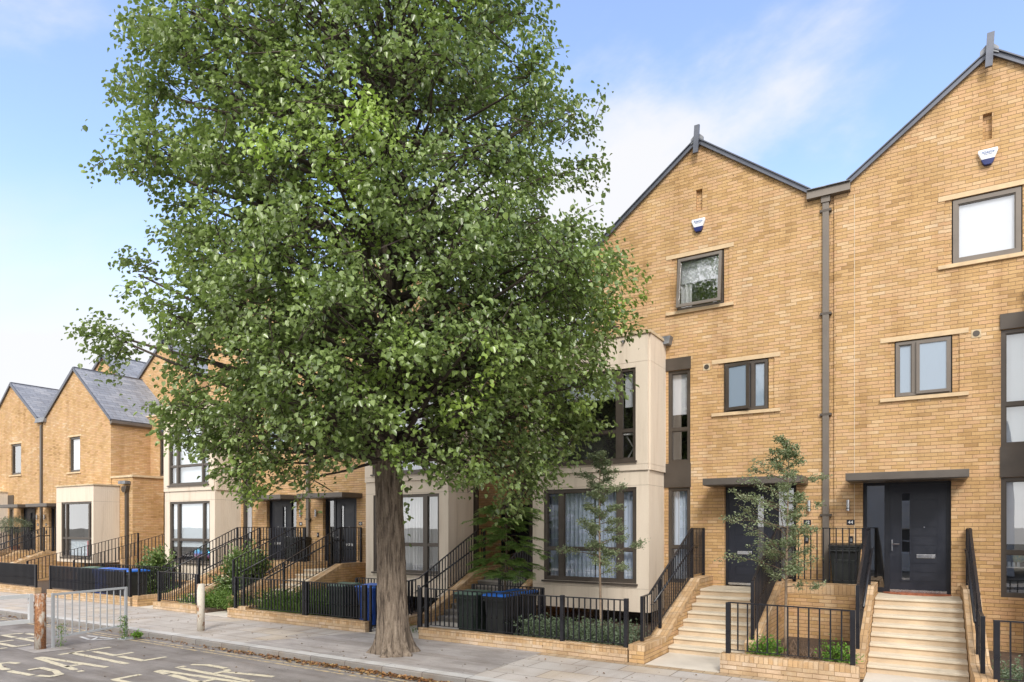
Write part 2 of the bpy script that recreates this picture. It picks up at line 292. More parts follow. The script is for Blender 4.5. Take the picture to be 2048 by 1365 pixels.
def barkmat():
    m, n, l, b = newmat('furrowed_bark'); t = n.new("ShaderNodeTexCoord")
    mp_ = nn(n, l, "ShaderNodeMapping", {'Vector': t.outputs['Object'], 'Scale': (9, 9, 1.1)})
    a = nn(n, l, "ShaderNodeTexNoise", {'Vector': mp_.outputs[0], 'Scale': 2.1, 'Detail': 8, 'Roughness': .65, 'Distortion': .6})
    f = nn(n, l, "ShaderNodeTexNoise", {'Vector': t.outputs['Object'], 'Scale': 28, 'Detail': 6})
    c = ramp(n, l, a.outputs[0], [(.36, (.06, .046, .035)), (.45, (.155, .12, .092)), (.53, (.225, .18, .14)), (.68, (.31, .255, .205))])
    c = mixc(n, l, .4, c, ramp(n, l, f.outputs[0], [(.3, (.6, .55, .5)), (.7, (1.3, 1.25, 1.15))]), 'MULTIPLY')
    l.new(c, b.inputs['Base Color']); b.inputs['Roughness'].default_value = .9
    h = math_(n, l, 'ADD', a.outputs[0], math_(n, l, 'MULTIPLY', f.outputs[0], .2))
    bn = nn(n, l, "ShaderNodeBump", {'Height': h, 'Strength': .9, 'Distance': .055}); l.new(bn.outputs[0], b.inputs['Normal'])
    return m
M['bark'] = barkmat()
def balloonmat():
    m, n, l, b = newmat('shiny_multicolour_foil'); t = n.new("ShaderNodeTexCoord"); s = nn(n, l, "ShaderNodeSeparateXYZ", {0: t.outputs['Generated']})
    l.new(ramp(n, l, s.outputs[2], [(0, (.8, .55, .05)), (.3, (.7, .1, .45)), (.6, (.05, .3, .75)), (1, (.1, .6, .7))]), b.inputs['Base Color']); b.inputs['Roughness'].default_value = .2; b.inputs['Metallic'].default_value = .5
    return m
M['balloon'] = balloonmat()

# ------------------------------------------------------------------ builders
ORG = {}
def thing(name, label, cat, loc, group=None):
    o = bpy.data.objects.new(name, None); o.empty_display_size = .2; C.objects.link(o); o.location = loc
    o['label'] = label; o['category'] = cat
    if group: o['group'] = group
    ORG[o] = Vector(loc); return o
def tag(o, label=None, cat=None, group=None, kind=None):
    for k, v in (('label', label), ('category', cat), ('group', group), ('kind', kind)):
        if v: o[k] = v
    return o
class MB:
    def __init__(s): s.v = []; s.f = []
    def poly(s, pts):
        i = len(s.v); s.v += [tuple(p) for p in pts]; s.f.append(tuple(range(i, i + len(pts)))); return s
    def box(s, x0, x1, y0, y1, z0, z1):
        if x0 > x1: x0, x1 = x1, x0
        i = len(s.v); s.v += [(x, y, z) for z in (z0, z1) for y in (y0, y1) for x in (x0, x1)]
        s.f += [tuple(i + k for k in q) for q in ((0, 2, 3, 1), (4, 5, 7, 6), (0, 1, 5, 4), (2, 6, 7, 3), (0, 4, 6, 2), (1, 3, 7, 5))]; return s
    def prism(s, pts, axis, a, b):
        # extrude a 2D polygon along axis ('x': pts are (y,z); 'y': (x,z); 'z': (x,y))
        def P(p, t): return (t, p[0], p[1]) if axis == 'x' else (p[0], t, p[1]) if axis == 'y' else (p[0], p[1], t)
        n = len(pts); i = len(s.v); s.v += [P(p, a) for p in pts] + [P(p, b) for p in pts]
        s.f.append(tuple(range(i, i + n))); s.f.append(tuple(range(i + 2 * n - 1, i + n - 1, -1)))
        for k in range(n):
            j = (k + 1) % n; s.f.append((i + k, i + n + k, i + n + j, i + j))
        return s
    def tube(s, pts, rad, n=8, cap=True):
        pts = [Vector(p) for p in pts]; rad = rad if isinstance(rad, (list, tuple)) else [rad] * len(pts)
        base = len(s.v)
        for k, p in enumerate(pts):
            d = (pts[min(k + 1, len(pts) - 1)] - pts[max(k - 1, 0)]).normalized()
            a = d.cross(Vector((0, 0, 1))) if abs(d.z) < .95 else d.cross(Vector((1, 0, 0)))
            a.normalize(); b = d.cross(a)
            for j in range(n):
                t = 2 * math.pi * (j + .5) / n; s.v.append(tuple(p + (a * math.cos(t) + b * math.sin(t)) * rad[k]))
        for k in range(len(pts) - 1):
            for j in range(n):
                q = (j + 1) % n; s.f.append((base + k * n + j, base + k * n + q, base + (k + 1) * n + q, base + (k + 1) * n + j))
        if cap:
            s.f.append(tuple(base + j for j in range(n))[::-1]); s.f.append(tuple(base + (len(pts) - 1) * n + j for j in range(n)))
        return s
    def bar(s, p, q, wx, wz):
        # rectangular bar from p to q, width wx horizontally, wz vertically
        p = Vector(p); q = Vector(q); d = (q - p).normalized()
        a = d.cross(Vector((0, 0, 1)))
        a = a.normalized() if a.length > 1e-4 else Vector((1, 0, 0)); b = a.cross(d).normalized()
        i = len(s.v)
        for c in (p, q):
            for (m_, n_) in ((-1, -1), (1, -1), (1, 1), (-1, 1)): s.v.append(tuple(c + a * m_ * wx / 2 + b * n_ * wz / 2))
        s.f += [(i, i + 3, i + 2, i + 1), (i + 4, i + 5, i + 6, i + 7)] + [(i + k, i + (k + 1) % 4, i + 4 + (k + 1) % 4, i + 4 + k) for k in range(4)]; return s
    def build(s, name, mat, parent=None, smooth=False, bev=0, org=None):
        off = ORG[parent] if parent is not None else (Vector(org) if org else Vector((0, 0, 0)))
        me = bpy.data.meshes.new(name); me.from_pydata([(a - off.x, b - off.y, c - off.z) for a, b, c in s.v], [], s.f)
        me.update(); me.materials.append(M[mat])
        uvl = me.uv_layers.new(name="UVMap"); V = s.v; uv = np.zeros((len(me.loops), 2), dtype=np.float32)
        for p in me.polygons:
            nx, ny, nz = p.normal; ax, ay, az = abs(nx), abs(ny), abs(nz)
            for li in p.loop_indices:
                x, y, z = V[me.loops[li].vertex_index]
                if az > max(ax, ay) * 1.9: uv[li] = (x, y)
                elif az > .25 and ax > ay: uv[li] = (y, z / max(.2, math.sqrt(1 - nz * nz)))
                elif az > .25: uv[li] = (x, z / max(.2, math.sqrt(1 - nz * nz)))
                elif ay >= ax: uv[li] = (x, z)
                else: uv[li] = (y, z)
        uvl.data.foreach_set('uv', uv.ravel())
        if smooth:
            for p in me.polygons: p.use_smooth = True
        o = bpy.data.objects.new(name, me); C.objects.link(o)
        if parent is not None: o.parent = parent
        else: o.location = off
        ORG[o] = off
        if bev:
            b_ = o.modifiers.new('bevel', 'BEVEL'); b_.width = bev; b_.segments = 2; b_.limit_method = 'ANGLE'
        return o
def box(name, mat, parent, *a, bev=0): return MB().box(*a).build(name, mat, parent, bev=bev)
def struct(o): o['kind'] = 'structure'; return o
def text_mesh(name, s, size, pos, mat, parent, depth=.002):
    cu = bpy.data.curves.new('t', 'FONT'); cu.body = s; cu.size = size; cu.align_x = 'CENTER'; cu.align_y = 'CENTER'; cu.extrude = depth
    t = bpy.data.objects.new('t', cu); C.objects.link(t); dg = bpy.context.evaluated_depsgraph_get()
    me = bpy.data.meshes.new_from_object(t.evaluated_get(dg)); bpy.data.objects.remove(t)
    off = ORG[parent]
    for v in me.vertices:
        x, y, z = v.co; v.co = (pos[0] + x - off.x, pos[1] - z - off.y, pos[2] + y - off.z)
    me.materials.clear(); me.materials.append(M[mat]); me.name = name
    o = bpy.data.objects.new(name, me); C.objects.link(o); o.parent = parent; ORG[o] = off; return o
def copy_tree(o, parent=None):
    c = o.copy(); C.objects.link(c); c.parent = parent; ORG[c] = ORG[o]
    for ch in list(o.children): copy_tree(ch, c)
    return c
def hole_wall(mb, x0, x1, z0, z1, y, holes, depth=.14, axis='y', revb=True):
    """rectangular wall sheet with rectangular openings and their reveals; axis 'x' puts it on the plane x=y"""
    xs = sorted({x0, x1, *[h[0] for h in holes], *[h[1] for h in holes]}); zs = sorted({z0, z1, *[h[2] for h in holes], *[h[3] for h in holes]})
    P = (lambda a, b, c: (a, b, c)) if axis == 'y' else (lambda a, b, c: (b, a, c))
    for i in range(len(xs) - 1):
        for j in range(len(zs) - 1):
            cx, cz = (xs[i] + xs[i + 1]) / 2, (zs[j] + zs[j + 1]) / 2
            if cx < x0 or cx > x1 or cz < z0 or cz > z1 or any(h[0] < cx < h[1] and h[2] < cz < h[3] for h in holes): continue
            mb.poly([P(xs[i], y, zs[j]), P(xs[i + 1], y, zs[j]), P(xs[i + 1], y, zs[j + 1]), P(xs[i], y, zs[j + 1])])
    for a, b, c, d in [h[:4] for h in holes]:
        e = y + depth
        mb.poly([P(a, y, c), P(a, e, c), P(a, e, d), P(a, y, d)]); mb.poly([P(b, y, c), P(b, e, c), P(b, e, d), P(b, y, d)])
        mb.poly([P(a, y, d), P(b, y, d), P(b, e, d), P(a, e, d)]); mb.poly([P(a, y, c), P(b, y, c), P(b, e, c), P(a, e, c)])

YF = 16.1; YB = 15.01; YW = 11.5; LZ = 1.08
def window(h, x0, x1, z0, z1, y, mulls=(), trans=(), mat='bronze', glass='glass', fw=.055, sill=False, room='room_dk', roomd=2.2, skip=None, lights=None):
    """fixed frame with mullions and transoms; panes; a closed dim room behind"""
    if x0 > x1: x0, x1 = x1, x0
    f = MB(); y0, y1 = y, y + .07
    f.box(x0, x0 + fw, y0, y1, z0, z1).box(x1 - fw, x1, y0, y1, z0, z1).box(x0 + fw, x1 - fw, y0, y1, z1 - fw, z1).box(x0 + fw, x1 - fw, y0, y1, z0, z0 + fw)
    ms = [m if isinstance(m, tuple) else (m - .04, m + .04) for m in mulls]
    ms = sorted((min(a), max(a)) for a in ms)
    ts = [(t - .035, t + .035) for t in trans]
    for a, b in ms: f.box(a, b, y0 - .004, y1 - .002, z0 + fw, z1 - fw)
    segs = []; last = x0 + fw
    for a, b in ms: segs.append((last, a)); last = b
    segs.append((last, x1 - fw))
    for (a, b) in segs:
        for (c, d) in ts: f.box(a, b, y0 + .002, y1 - .004, c, d)
        zz_ = [z0 + fw] + [q for t in ts for q in t] + [z1 - fw]
        for k in range(0, len(zz_), 2):
            # inner sash beads
            c, d = zz_[k], zz_[k + 1]; q = .018
            f.box(a, a + q, y0 + .02, y1 - .01, c, d).box(b - q, b, y0 + .02, y1 - .01, c, d).box(a + q, b - q, y0 + .02, y1 - .01, d - q, d).box(a + q, b - q, y0 + .02, y1 - .01, c, c + q)
    o = f.build('window', mat, h)
    pg = MB(); pg.poly([(x0 + .02, y + .05, z0 + .02), (x1 - .02, y + .05, z0 + .02), (x1 - .02, y + .05, z1 - .02), (x0 + .02, y + .05, z1 - .02)])
    pg.build('pane', glass, o)
    if sill: box('sill', mat, o, x0 - .04, x1 + .04, y - .09, y + .0, z0 - .045, z0 - .002)
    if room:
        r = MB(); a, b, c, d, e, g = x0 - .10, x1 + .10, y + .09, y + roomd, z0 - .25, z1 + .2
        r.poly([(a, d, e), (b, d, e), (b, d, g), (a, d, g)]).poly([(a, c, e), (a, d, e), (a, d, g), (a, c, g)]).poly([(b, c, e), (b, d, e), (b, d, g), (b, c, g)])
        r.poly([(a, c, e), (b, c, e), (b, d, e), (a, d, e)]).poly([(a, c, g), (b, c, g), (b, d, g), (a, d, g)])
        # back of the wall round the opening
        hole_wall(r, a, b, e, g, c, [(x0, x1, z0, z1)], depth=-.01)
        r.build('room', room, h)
    return o
def blind(wd, x0, x1, z0, z1, y, mat='blind'):
    b = MB(); b.box(x0, x1, y, y + .006, z0, z1); b.box(x0, x1, y - .006, y + .01, z0 - .02, z0); return b.build('blind', mat, wd)
def curtain(x0, x1, z0, z1, y, label, mat='curtain', pitch=.11, amp=.03, seed=0, group=None):
    rr = random.Random(seed); n = max(8, int(abs(x1 - x0) / .012)); mb = MB(); ph = rr.random() * 6
    top = []; bot = []
    for i in range(n + 1):
        t = i / n; x = x0 + (x1 - x0) * t; u = x / pitch * 2 * math.pi + ph + .8 * math.sin(x * 3.1 + seed)
        dy = amp * math.sin(u) + .35 * amp * math.sin(2.3 * u + 1)
        top.append((x, y + dy * .6, z1)); bot.append((x + .008 * math.sin(u * .7), y + dy * 1.2, z0))
    i0 = len(mb.v); mb.v += top + bot
    for i in range(n): mb.f.append((i0 + i, i0 + i + 1, i0 + n + 2 + i, i0 + n + 1 + i))
    o = mb.build('curtain', mat, None, smooth=True, org=((x0 + x1) / 2, y, z0)); tag(o, label, 'curtain', group); return o

# ------------------------------------------------------------------ ground, road, pavement
struct(MB().poly([(-900, -900, -.16), (900, -900, -.16), (900, 900, -.16), (-900, 900, -.16)]).build('ground', 'ground'))
struct(MB().poly([(-160, -2, -.12), (120, -2, -.12), (120, 8.9, -.12), (-160, 8.9, -.12)]).build('road', 'road'))
struct(MB().box(-160, 120, -4.6, -2, -.4, 0).build('far_pavement', 'paving'))
struct(MB().box(-160, 120, 9.16, 11.5, -.4, 0).build('pavement', 'paving'))
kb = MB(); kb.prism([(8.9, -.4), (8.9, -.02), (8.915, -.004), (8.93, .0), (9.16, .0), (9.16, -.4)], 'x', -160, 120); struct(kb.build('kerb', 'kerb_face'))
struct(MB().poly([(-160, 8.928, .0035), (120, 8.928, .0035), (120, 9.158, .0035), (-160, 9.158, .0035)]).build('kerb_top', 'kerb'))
struct(MB().poly([(-12.35, 9.165, .004), (-6.4, 9.165, .004), (-6.4, 11.5, .004), (-11.15, 11.5, .004)]).build('asphalt_footway', 'patch'))
struct(MB().box(-6.4, 40, 11.30, 11.5, -.1, .004).build('brick_edging', 'setts'))
yl = MB()
for y in (8.44, 8.60):
    yl.poly([(-160, y, -.116), (120, y, -.116), (120, y + .065, -.116), (-160, y + .065, -.116)])
struct(yl.build('yellow_line', 'yline'))
# painted words
GL = {'G': [[(1, .8), (.8, .98), (.4, 1), (.1, .8), (0, .5), (.1, .2), (.4, 0), (.8, .02), (1, .2), (1, .45), (.55, .45)]],
      'A': [[(0, 0), (.42, 1), (.58, 1), (1, 0)], [(.17, .32), (.83, .32)]], 'T': [[(0, 1), (1, 1)], [(.5, 1), (.5, 0)]],
      'E': [[(1, 1), (0, 1), (0, 0), (1, 0)], [(0, .5), (.8, .5)]], 'K': [[(0, 0), (0, 1)], [(1, 1), (0, .45)], [(.25, .58), (1, 0)]],
      'P': [[(0, 0), (0, 1), (.7, 1), (1, .88), (1, .62), (.7, .5), (0, .5)]], 'C': [[(1, .8), (.75, 1), (.3, 1), (0, .75), (0, .25), (.3, 0), (.75, 0), (1, .2)]],
      'L': [[(0, 1), (0, 0), (1, 0)]], 'R': [[(0, 0), (0, 1), (.7, 1), (1, .88), (1, .62), (.7, .5), (0, .5)], [(.5, .5), (1, 0)]]}
def road_word(word, xb, xt, ys, wd, label):
    mb = MB(); rr = random.Random(len(word) * 7 + int(xb))
    for ch, yc in zip(word, ys):
        for line in GL[ch]:
            pts = [(xb + (xt - xb) * q[1], yc + (q[0] - .5) * wd) for q in line]
            k = .0
            for (a, b) in zip(pts, pts[1:]):
                d = Vector((b[0] - a[0], b[1] - a[1])); ln = d.length; d /= ln; n_ = Vector((-d.y, d.x)) * .062
                a = Vector(a) - d * .03; b = Vector(b) + d * .03; m = max(2, int(ln / .12)); L0 = []
                for i in range(m + 1):
                    c = a + (b - a) * i / m; e1 = 1 + rr.uniform(-.22, .1); e2 = 1 + rr.uniform(-.22, .1)
                    L0.append((c + n_ * e1, c - n_ * e2))
                for i in range(m):
                    if rr.random() < .035: continue
                    mb.poly([(L0[i][0].x, L0[i][0].y, -.115 + k), (L0[i + 1][0].x, L0[i + 1][0].y, -.115 + k), (L0[i + 1][1].x, L0[i + 1][1].y, -.115 + k), (L0[i][1].x, L0[i][1].y, -.115 + k)])
                k += .0006
    o = mb.build('road_marking', 'rtext', None, org=((xb + xt) / 2, sum(ys) / len(ys), -.12)); tag(o, label, 'road marking', 'words painted on the road')
road_word('GATE', -12.85, -14.9, (5.72, 6.38, 6.97, 7.5), .42, 'pale yellow painted word GATE on the road between barrier and camera')
road_word('CLEAR', -9.6, -11.7, (5.2, 5.78, 6.35, 6.92, 7.48), .42, 'pale yellow painted word CLEAR on the road nearest the camera')
road_word('KEEP', -16.7, -18.7, (5.7, 6.3, 6.9, 7.45), .42, 'pale yellow painted word KEEP on the road beyond the white barrier')

# ------------------------------------------------------------------ houses (terrace)
def gable_wall(mb, X, o0, o1, zb, ridge_o, zr, pts_l, y, slot=None):
    """polygonal gable above zb; X maps offset to world x; pts_l roof profile [(o,z)...] from o0 to o1"""
    def prof(o):
        for (a, za), (b, zb_) in zip(pts_l, pts_l[1:]):
            if a <= o <= b: return za + (zb_ - za) * (o - a) / (b - a) if b > a else za
        return pts_l[-1][1]
    cuts = sorted({o0, o1, *[p[0] for p in pts_l], *(slot[:2] if slot else ())})
    for a, b in zip(cuts, cuts[1:]):
        if slot and slot[0] - 1e-6 <= a and b <= slot[1] + 1e-6:
            mb.poly([(X(a), y, zb), (X(b), y, zb), (X(b), y, slot[2]), (X(a), y, slot[2])]); mb.poly([(X(a), y, slot[3]), (X(b), y, slot[3]), (X(b), y, prof(b)), (X(a), y, prof(a))])
            e = y + .09
            mb.poly([(X(a), e, slot[2]), (X(b), e, slot[2]), (X(b), e, slot[3]), (X(a), e, slot[3])])
        else: mb.poly([(X(a), y, zb), (X(b), y, zb), (X(b), y, prof(b)), (X(a), y, prof(a))])
    if slot:
        a, b, c, d = slot; e = y + .09
        for xx in (a, b): mb.poly([(X(xx), y, c), (X(xx), e, c), (X(xx), e, d), (X(xx), y, d)])
        for z_ in (c, d): mb.poly([(X(a), y, z_), (X(b), y, z_), (X(b), e, z_), (X(a), e, z_)])
def roof_slope(mb, xa, za, xb, zb, y0, y1, th=.07):
    dx, dz = xb - xa, zb - za; l_ = math.hypot(dx, dz); nx, nz = -dz / l_ * th, dx / l_ * th
    if nz < 0: nx, nz = -nx, -nz
    mb.prism([(xa, za), (xb, zb), (xb + nx, zb + nz), (xa + nx, za + nz)], 'y', y0, y1)
def alarm(h, x, z, y):
    pts = [(-.155, .14), (.155, .14), (.165, .09), (.075, -.13), (.05, -.155), (-.05, -.155), (-.075, -.13), (-.165, .09)]
    a = MB().prism([(x + p, z + q) for p, q in pts], 'y', y - .075, y - .001).build('alarm_box', 'white_pl', h, bev=.012)
    b = [(-.13, -.02), (.13, -.02), (.075, -.14), (.05, -.165), (-.05, -.165), (-.075, -.14)]
    MB().prism([(x + p, z + q) for p, q in [(-.112, -.055), (.112, -.055), (.083, -.135), (.055, -.17), (-.055, -.17), (-.083, -.135)]], 'y', y - .084, y - .004).build('alarm_lens', 'blue_pl', a, bev=.006)
    text_mesh('lettering', 'Abattis', .075, (x, y - .078, z + .075), 'text_blue', a, .0015)
    text_mesh('lettering', 'security systems', .022, (x, y - .078, z + .033), 'text_blue', a, .0015)
    return a
def wall_light(h, x, z0, z1, y):
    l_ = MB().tube([(x, y - .07, z0), (x, y - .07, z1)], .035, 14).build('wall_light', 'steel', h, smooth=False)
    MB().box(x - .02, x + .02, y - .04, y, (z0 + z1) / 2 - .04, (z0 + z1) / 2 + .04).build('bracket', 'steel', l_)
    MB().tube([(x, y - .07, z0 + .05), (x, y - .07, z0 + .065)], .037, 14).build('lens_ring', 'black', l_)
def finial(h, x, z, y):
    f = MB().prism([(x - .075, z - .40), (x + .045, z - .40), (x + .08, z + .25), (x - .04, z + .25)], 'y', y - .14, y - .08)
    o = f.build('finial', 'zinc', h)
    MB().prism([(x - .15, z - .14), (x, z - .05), (x + .15, z - .14), (x + .15, z - .02), (x + .06, z + .07), (x - .06, z + .07), (x - .15, z - .02)], 'y', y - .055, y - .0).build('ridge_cap', 'lead', o)
    MB().tube([(x, y - .09, z - .33), (x, y + .0, z - .33)], .02, 8).build('bolt', 'black', o); MB().tube([(x, y - .09, z - .2), (x, y + .0, z - .2)], .02, 8).build('bolt', 'black', o)
def front_door(h, X, number, y=YF + .12, plate='inner', mirror=1):
    o0, o1 = .66, 2.24; z0, z1 = 1.10, 3.42; a, b = sorted((X(o0), X(o1)))
    f = MB(); s = mirror
    def bx(mb, p, q, ya, yb, c, d): mb.box(X(p), X(q), ya, yb, c, d)
    bx(f, o0, o0 + .07, y, y + .08, z0, z1); bx(f, o1 - .07, o1, y, y + .08, z0, z1); bx(f, o0 + .07, o1 - .07, y, y + .08, z1 - .07, z1); bx(f, o0 + .40, o0 + .50, y, y + .08, z0, z1 - .07); bx(f, o0 + .07, o0 + .40, y, y + .08, z0, z0 + .08)
    fr = f.build('door_frame', 'doorframe', h)
    MB().poly([(X(o0 + .05), y + .05, z0 + .05), (X(o0 + .42), y + .05, z0 + .05), (X(o0 + .42), y + .05, z1 - .05), (X(o0 + .05), y + .05, z1 - .05)]).build('side_pane', 'glass', fr)
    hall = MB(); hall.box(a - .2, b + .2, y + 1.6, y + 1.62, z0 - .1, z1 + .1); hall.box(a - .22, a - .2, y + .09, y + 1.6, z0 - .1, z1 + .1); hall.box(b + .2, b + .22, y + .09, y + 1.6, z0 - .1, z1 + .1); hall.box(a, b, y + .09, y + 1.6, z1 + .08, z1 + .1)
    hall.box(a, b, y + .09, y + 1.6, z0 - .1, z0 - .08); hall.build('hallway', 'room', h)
    d0, d1 = o0 + .50, o1 - .07; lz0, lz1 = z0 + .06, z1 - .07
    # leaf with glazed strip; boards modelled as grooves
    g0, g1 = d0 + .22, d0 + .36; gz0, gz1 = lz0 + .20, lz1 - .18
    lf = MB()
    for (p, q, c, d) in ((d0, g0, lz0, lz1), (g0, g1, lz0, gz0), (g0, g1, gz1, lz1), (g1, d1, lz0, lz1)): bx(lf, p, q, y + .025, y + .07, c, d)
    bx(lf, d0 + .11, d0 + .13, y + .020, y + .026, lz0 + .1, lz1 - .1); bx(lf, d1 - .16, d1 - .145, y + .020, y + .026, lz0 + .1, lz1 - .1)
    nb = 10; za, zb = lz0 + .18, lz1 - .14
    for i in range(nb): bx(lf, g1 + .05, d1 - .17, y + .017, y + .026, za + (zb - za) * i / nb + .006, za + (zb - za) * (i + 1) / nb - .006)
    for (p, q, c, d) in ((g0 - .03, g0, gz0 - .03, gz1 + .03), (g1, g1 + .03, gz0 - .03, gz1 + .03), (g0, g1, gz0 - .03, gz0), (g0, g1, gz1, gz1 + .03)): bx(lf, p, q, y + .012, y + .03, c, d)
    door = lf.build('door', 'door', h)
    MB().poly([(X(g0), y + .045, gz0), (X(g1), y + .045, gz0), (X(g1), y + .045, gz1), (X(g0), y + .045, gz1)]).build('glazed_strip', 'glass', door)
    lp = (g1 + .12, g1 + .45); l_ = MB(); bx(l_, *lp, y + .002, y + .02, z0 + .72, z0 + .80); l_.build('letter_plate', 'steel', door, bev=.004)
    hd = MB(); bx(hd, d0 + .03, d0 + .055, y + .006, y + .024, z0 + .86, z0 + 1.10)
    hd.tube([(X(d0 + .042), y + .02, z0 + 1.01), (X(d0 + .042), y - .035, z0 + 1.01), (X(d0 + .18), y - .035, z0 + 1.01)], .010, 8); hd.build('door_handle', 'steel', door)
    MB().tube([(X(g1 + .26), y + .005, z0 + 1.36), (X(g1 + .26), y + .02, z0 + 1.36)], .013, 10).build('peephole', 'steel', door)
    bx2 = MB(); bx2.box(X(d0), X(d1), y - .02, y + .06, z0 + .003, z0 + .055); bx2.build('threshold', 'steel', door)
    px = X(.43) if plate == 'inner' else X(2.42); py = YF
    pl = box('number_plate', 'door', h, px - .075, px + .075, py - .012, py - .001, 2.51, 2.62); text_mesh('lettering', number, .10, (px, py - .014, 2.563), 'text_white', pl, .0015)
    wall_light(h, X(.385), 2.81, 3.05, YF)
    bl = box('doorbell', 'black', h, X(.44) - .04, X(.44) + .04, YF - .03, YF - .001, 2.11, 2.27, bev=.006); box('bell_button', 'steel', bl, X(.44) - .022, X(.44) + .022, YF - .036, YF - .030, 2.15, 2.22)
def canopy(h, X, yf=15.2):
    x0, x1 = sorted((X(.41), X(2.50))); c = MB().box(x0, x1, yf, YF - .002, 3.41, 3.56).build('canopy', 'bronze_mid', h, bev=.006)
    MB().box(x0 + .03, x1 - .03, yf + .03, YF - .03, 3.395, 3.409).build('soffit', 'bronze', c)
def bay(h, X, name='bay', upper=True, ztop=7.03):
    o0, o1 = 3.70, 6.83; w0, w1 = 4.01, 6.50
    x0, x1 = sorted((X(o0), X(o1))); a, b = sorted((X(w0), X(w1)))
    back = MB(); holes = [(a, b, 1.12, 3.41)] + ([(a, b, 4.03, 6.23)] if upper else [])
    zt = ztop if upper else 4.28
    hole_wall(back, x0 + .02, x1 - .02, .46, zt - .03, YB + .02, holes, depth=.10)
    ye = YF + .15
    for xx in (x0 + .02, x1 - .02): back.poly([(xx, YB + .02, .46), (xx, ye, .46), (xx, ye, zt), (xx, YB + .02, zt)])
    back.poly([(x0, YB + .02, .46), (x1, YB + .02, .46), (x1, ye, .46), (x0, ye, .46)])
    bb = back.build('bay', 'cladback', h)
    p = MB(); g = .006; sideb = [.45, 1.0, 3.45, 3.80] + ([3.94, 6.35, zt - .04] if upper else [zt - .04])
    def fp(xa, xb, za, zb, pr=0.0): p.box(xa + g / 2, xb - g / 2, YB - pr, YB + .019, za + g / 2, zb - g / 2)
    for za, zb in zip(sideb, sideb[1:]):
        pr = .045 if (upper and za >= 3.75) else 0
        wz = za >= 1.0 - 1e-3 and zb <= 3.46 or (upper and za >= 3.93 and zb <= 6.36)
        if wz:
            lo, hi = (1.12, 3.41) if za < 3 else (4.03, 6.23)
            fp(x0, a, za, zb, pr); fp(b, x1, za, zb, pr)
            if lo - za > .02: p.box(a, b, YB - pr, YB + .019, za + g / 2, lo)
            if zb - hi > .02: p.box(a, b, YB - pr, YB + .019, hi, zb - g / 2)
        else: fp(x0, b if X(1) > X(0) else a, za, zb, pr); fp(b if X(1) > X(0) else a, x1, za, zb, pr)
        for sx, sg in ((x0, -1), (x1, 1)):
            q0, q1 = sorted((sx + sg * pr, sx - sg * .019))
            p.box(q0, q1, YB + .0205, YB + .28, za + g / 2, zb - g / 2)
            yy = YB + .286; q0, q1 = sorted((sx + sg * (pr - .002), sx - sg * .015))
            while yy < ye - .02:
                e = min(yy + .072, ye); p.box(q0, q1, yy, e, za + g / 2, zb - g / 2); yy += .078
            if pr and za < 3.9: pass
    p.build('cladding', 'clad', bb)
    cp = MB().box(x0 - .07, x1 + .07, YB - .09, ye, zt - .035, zt + .03).build('coping', 'coping', bb)
    MB().box(x0 + .1, x1 - .1, YB + .1, ye, zt + .031, zt + .04).build('flat_roof', 'lead', bb)
    if upper:
        hx_ = X(3.62); MB().prism([(hx_ - .10, 6.93), (hx_ + .10, 6.93), (hx_ + .15, 7.12), (hx_ - .15, 7.12)], 'y', YF - .22, YF - .003).build('rain_outlet', 'lead', h)
    if upper: MB().tube([(x1 - .6, YB - .13, 6.86), (x1 - .6, YB, 6.86)], .03, 8).build('overflow_pipe', 'lead', bb)
    return bb
HOUSE_LBL = {}
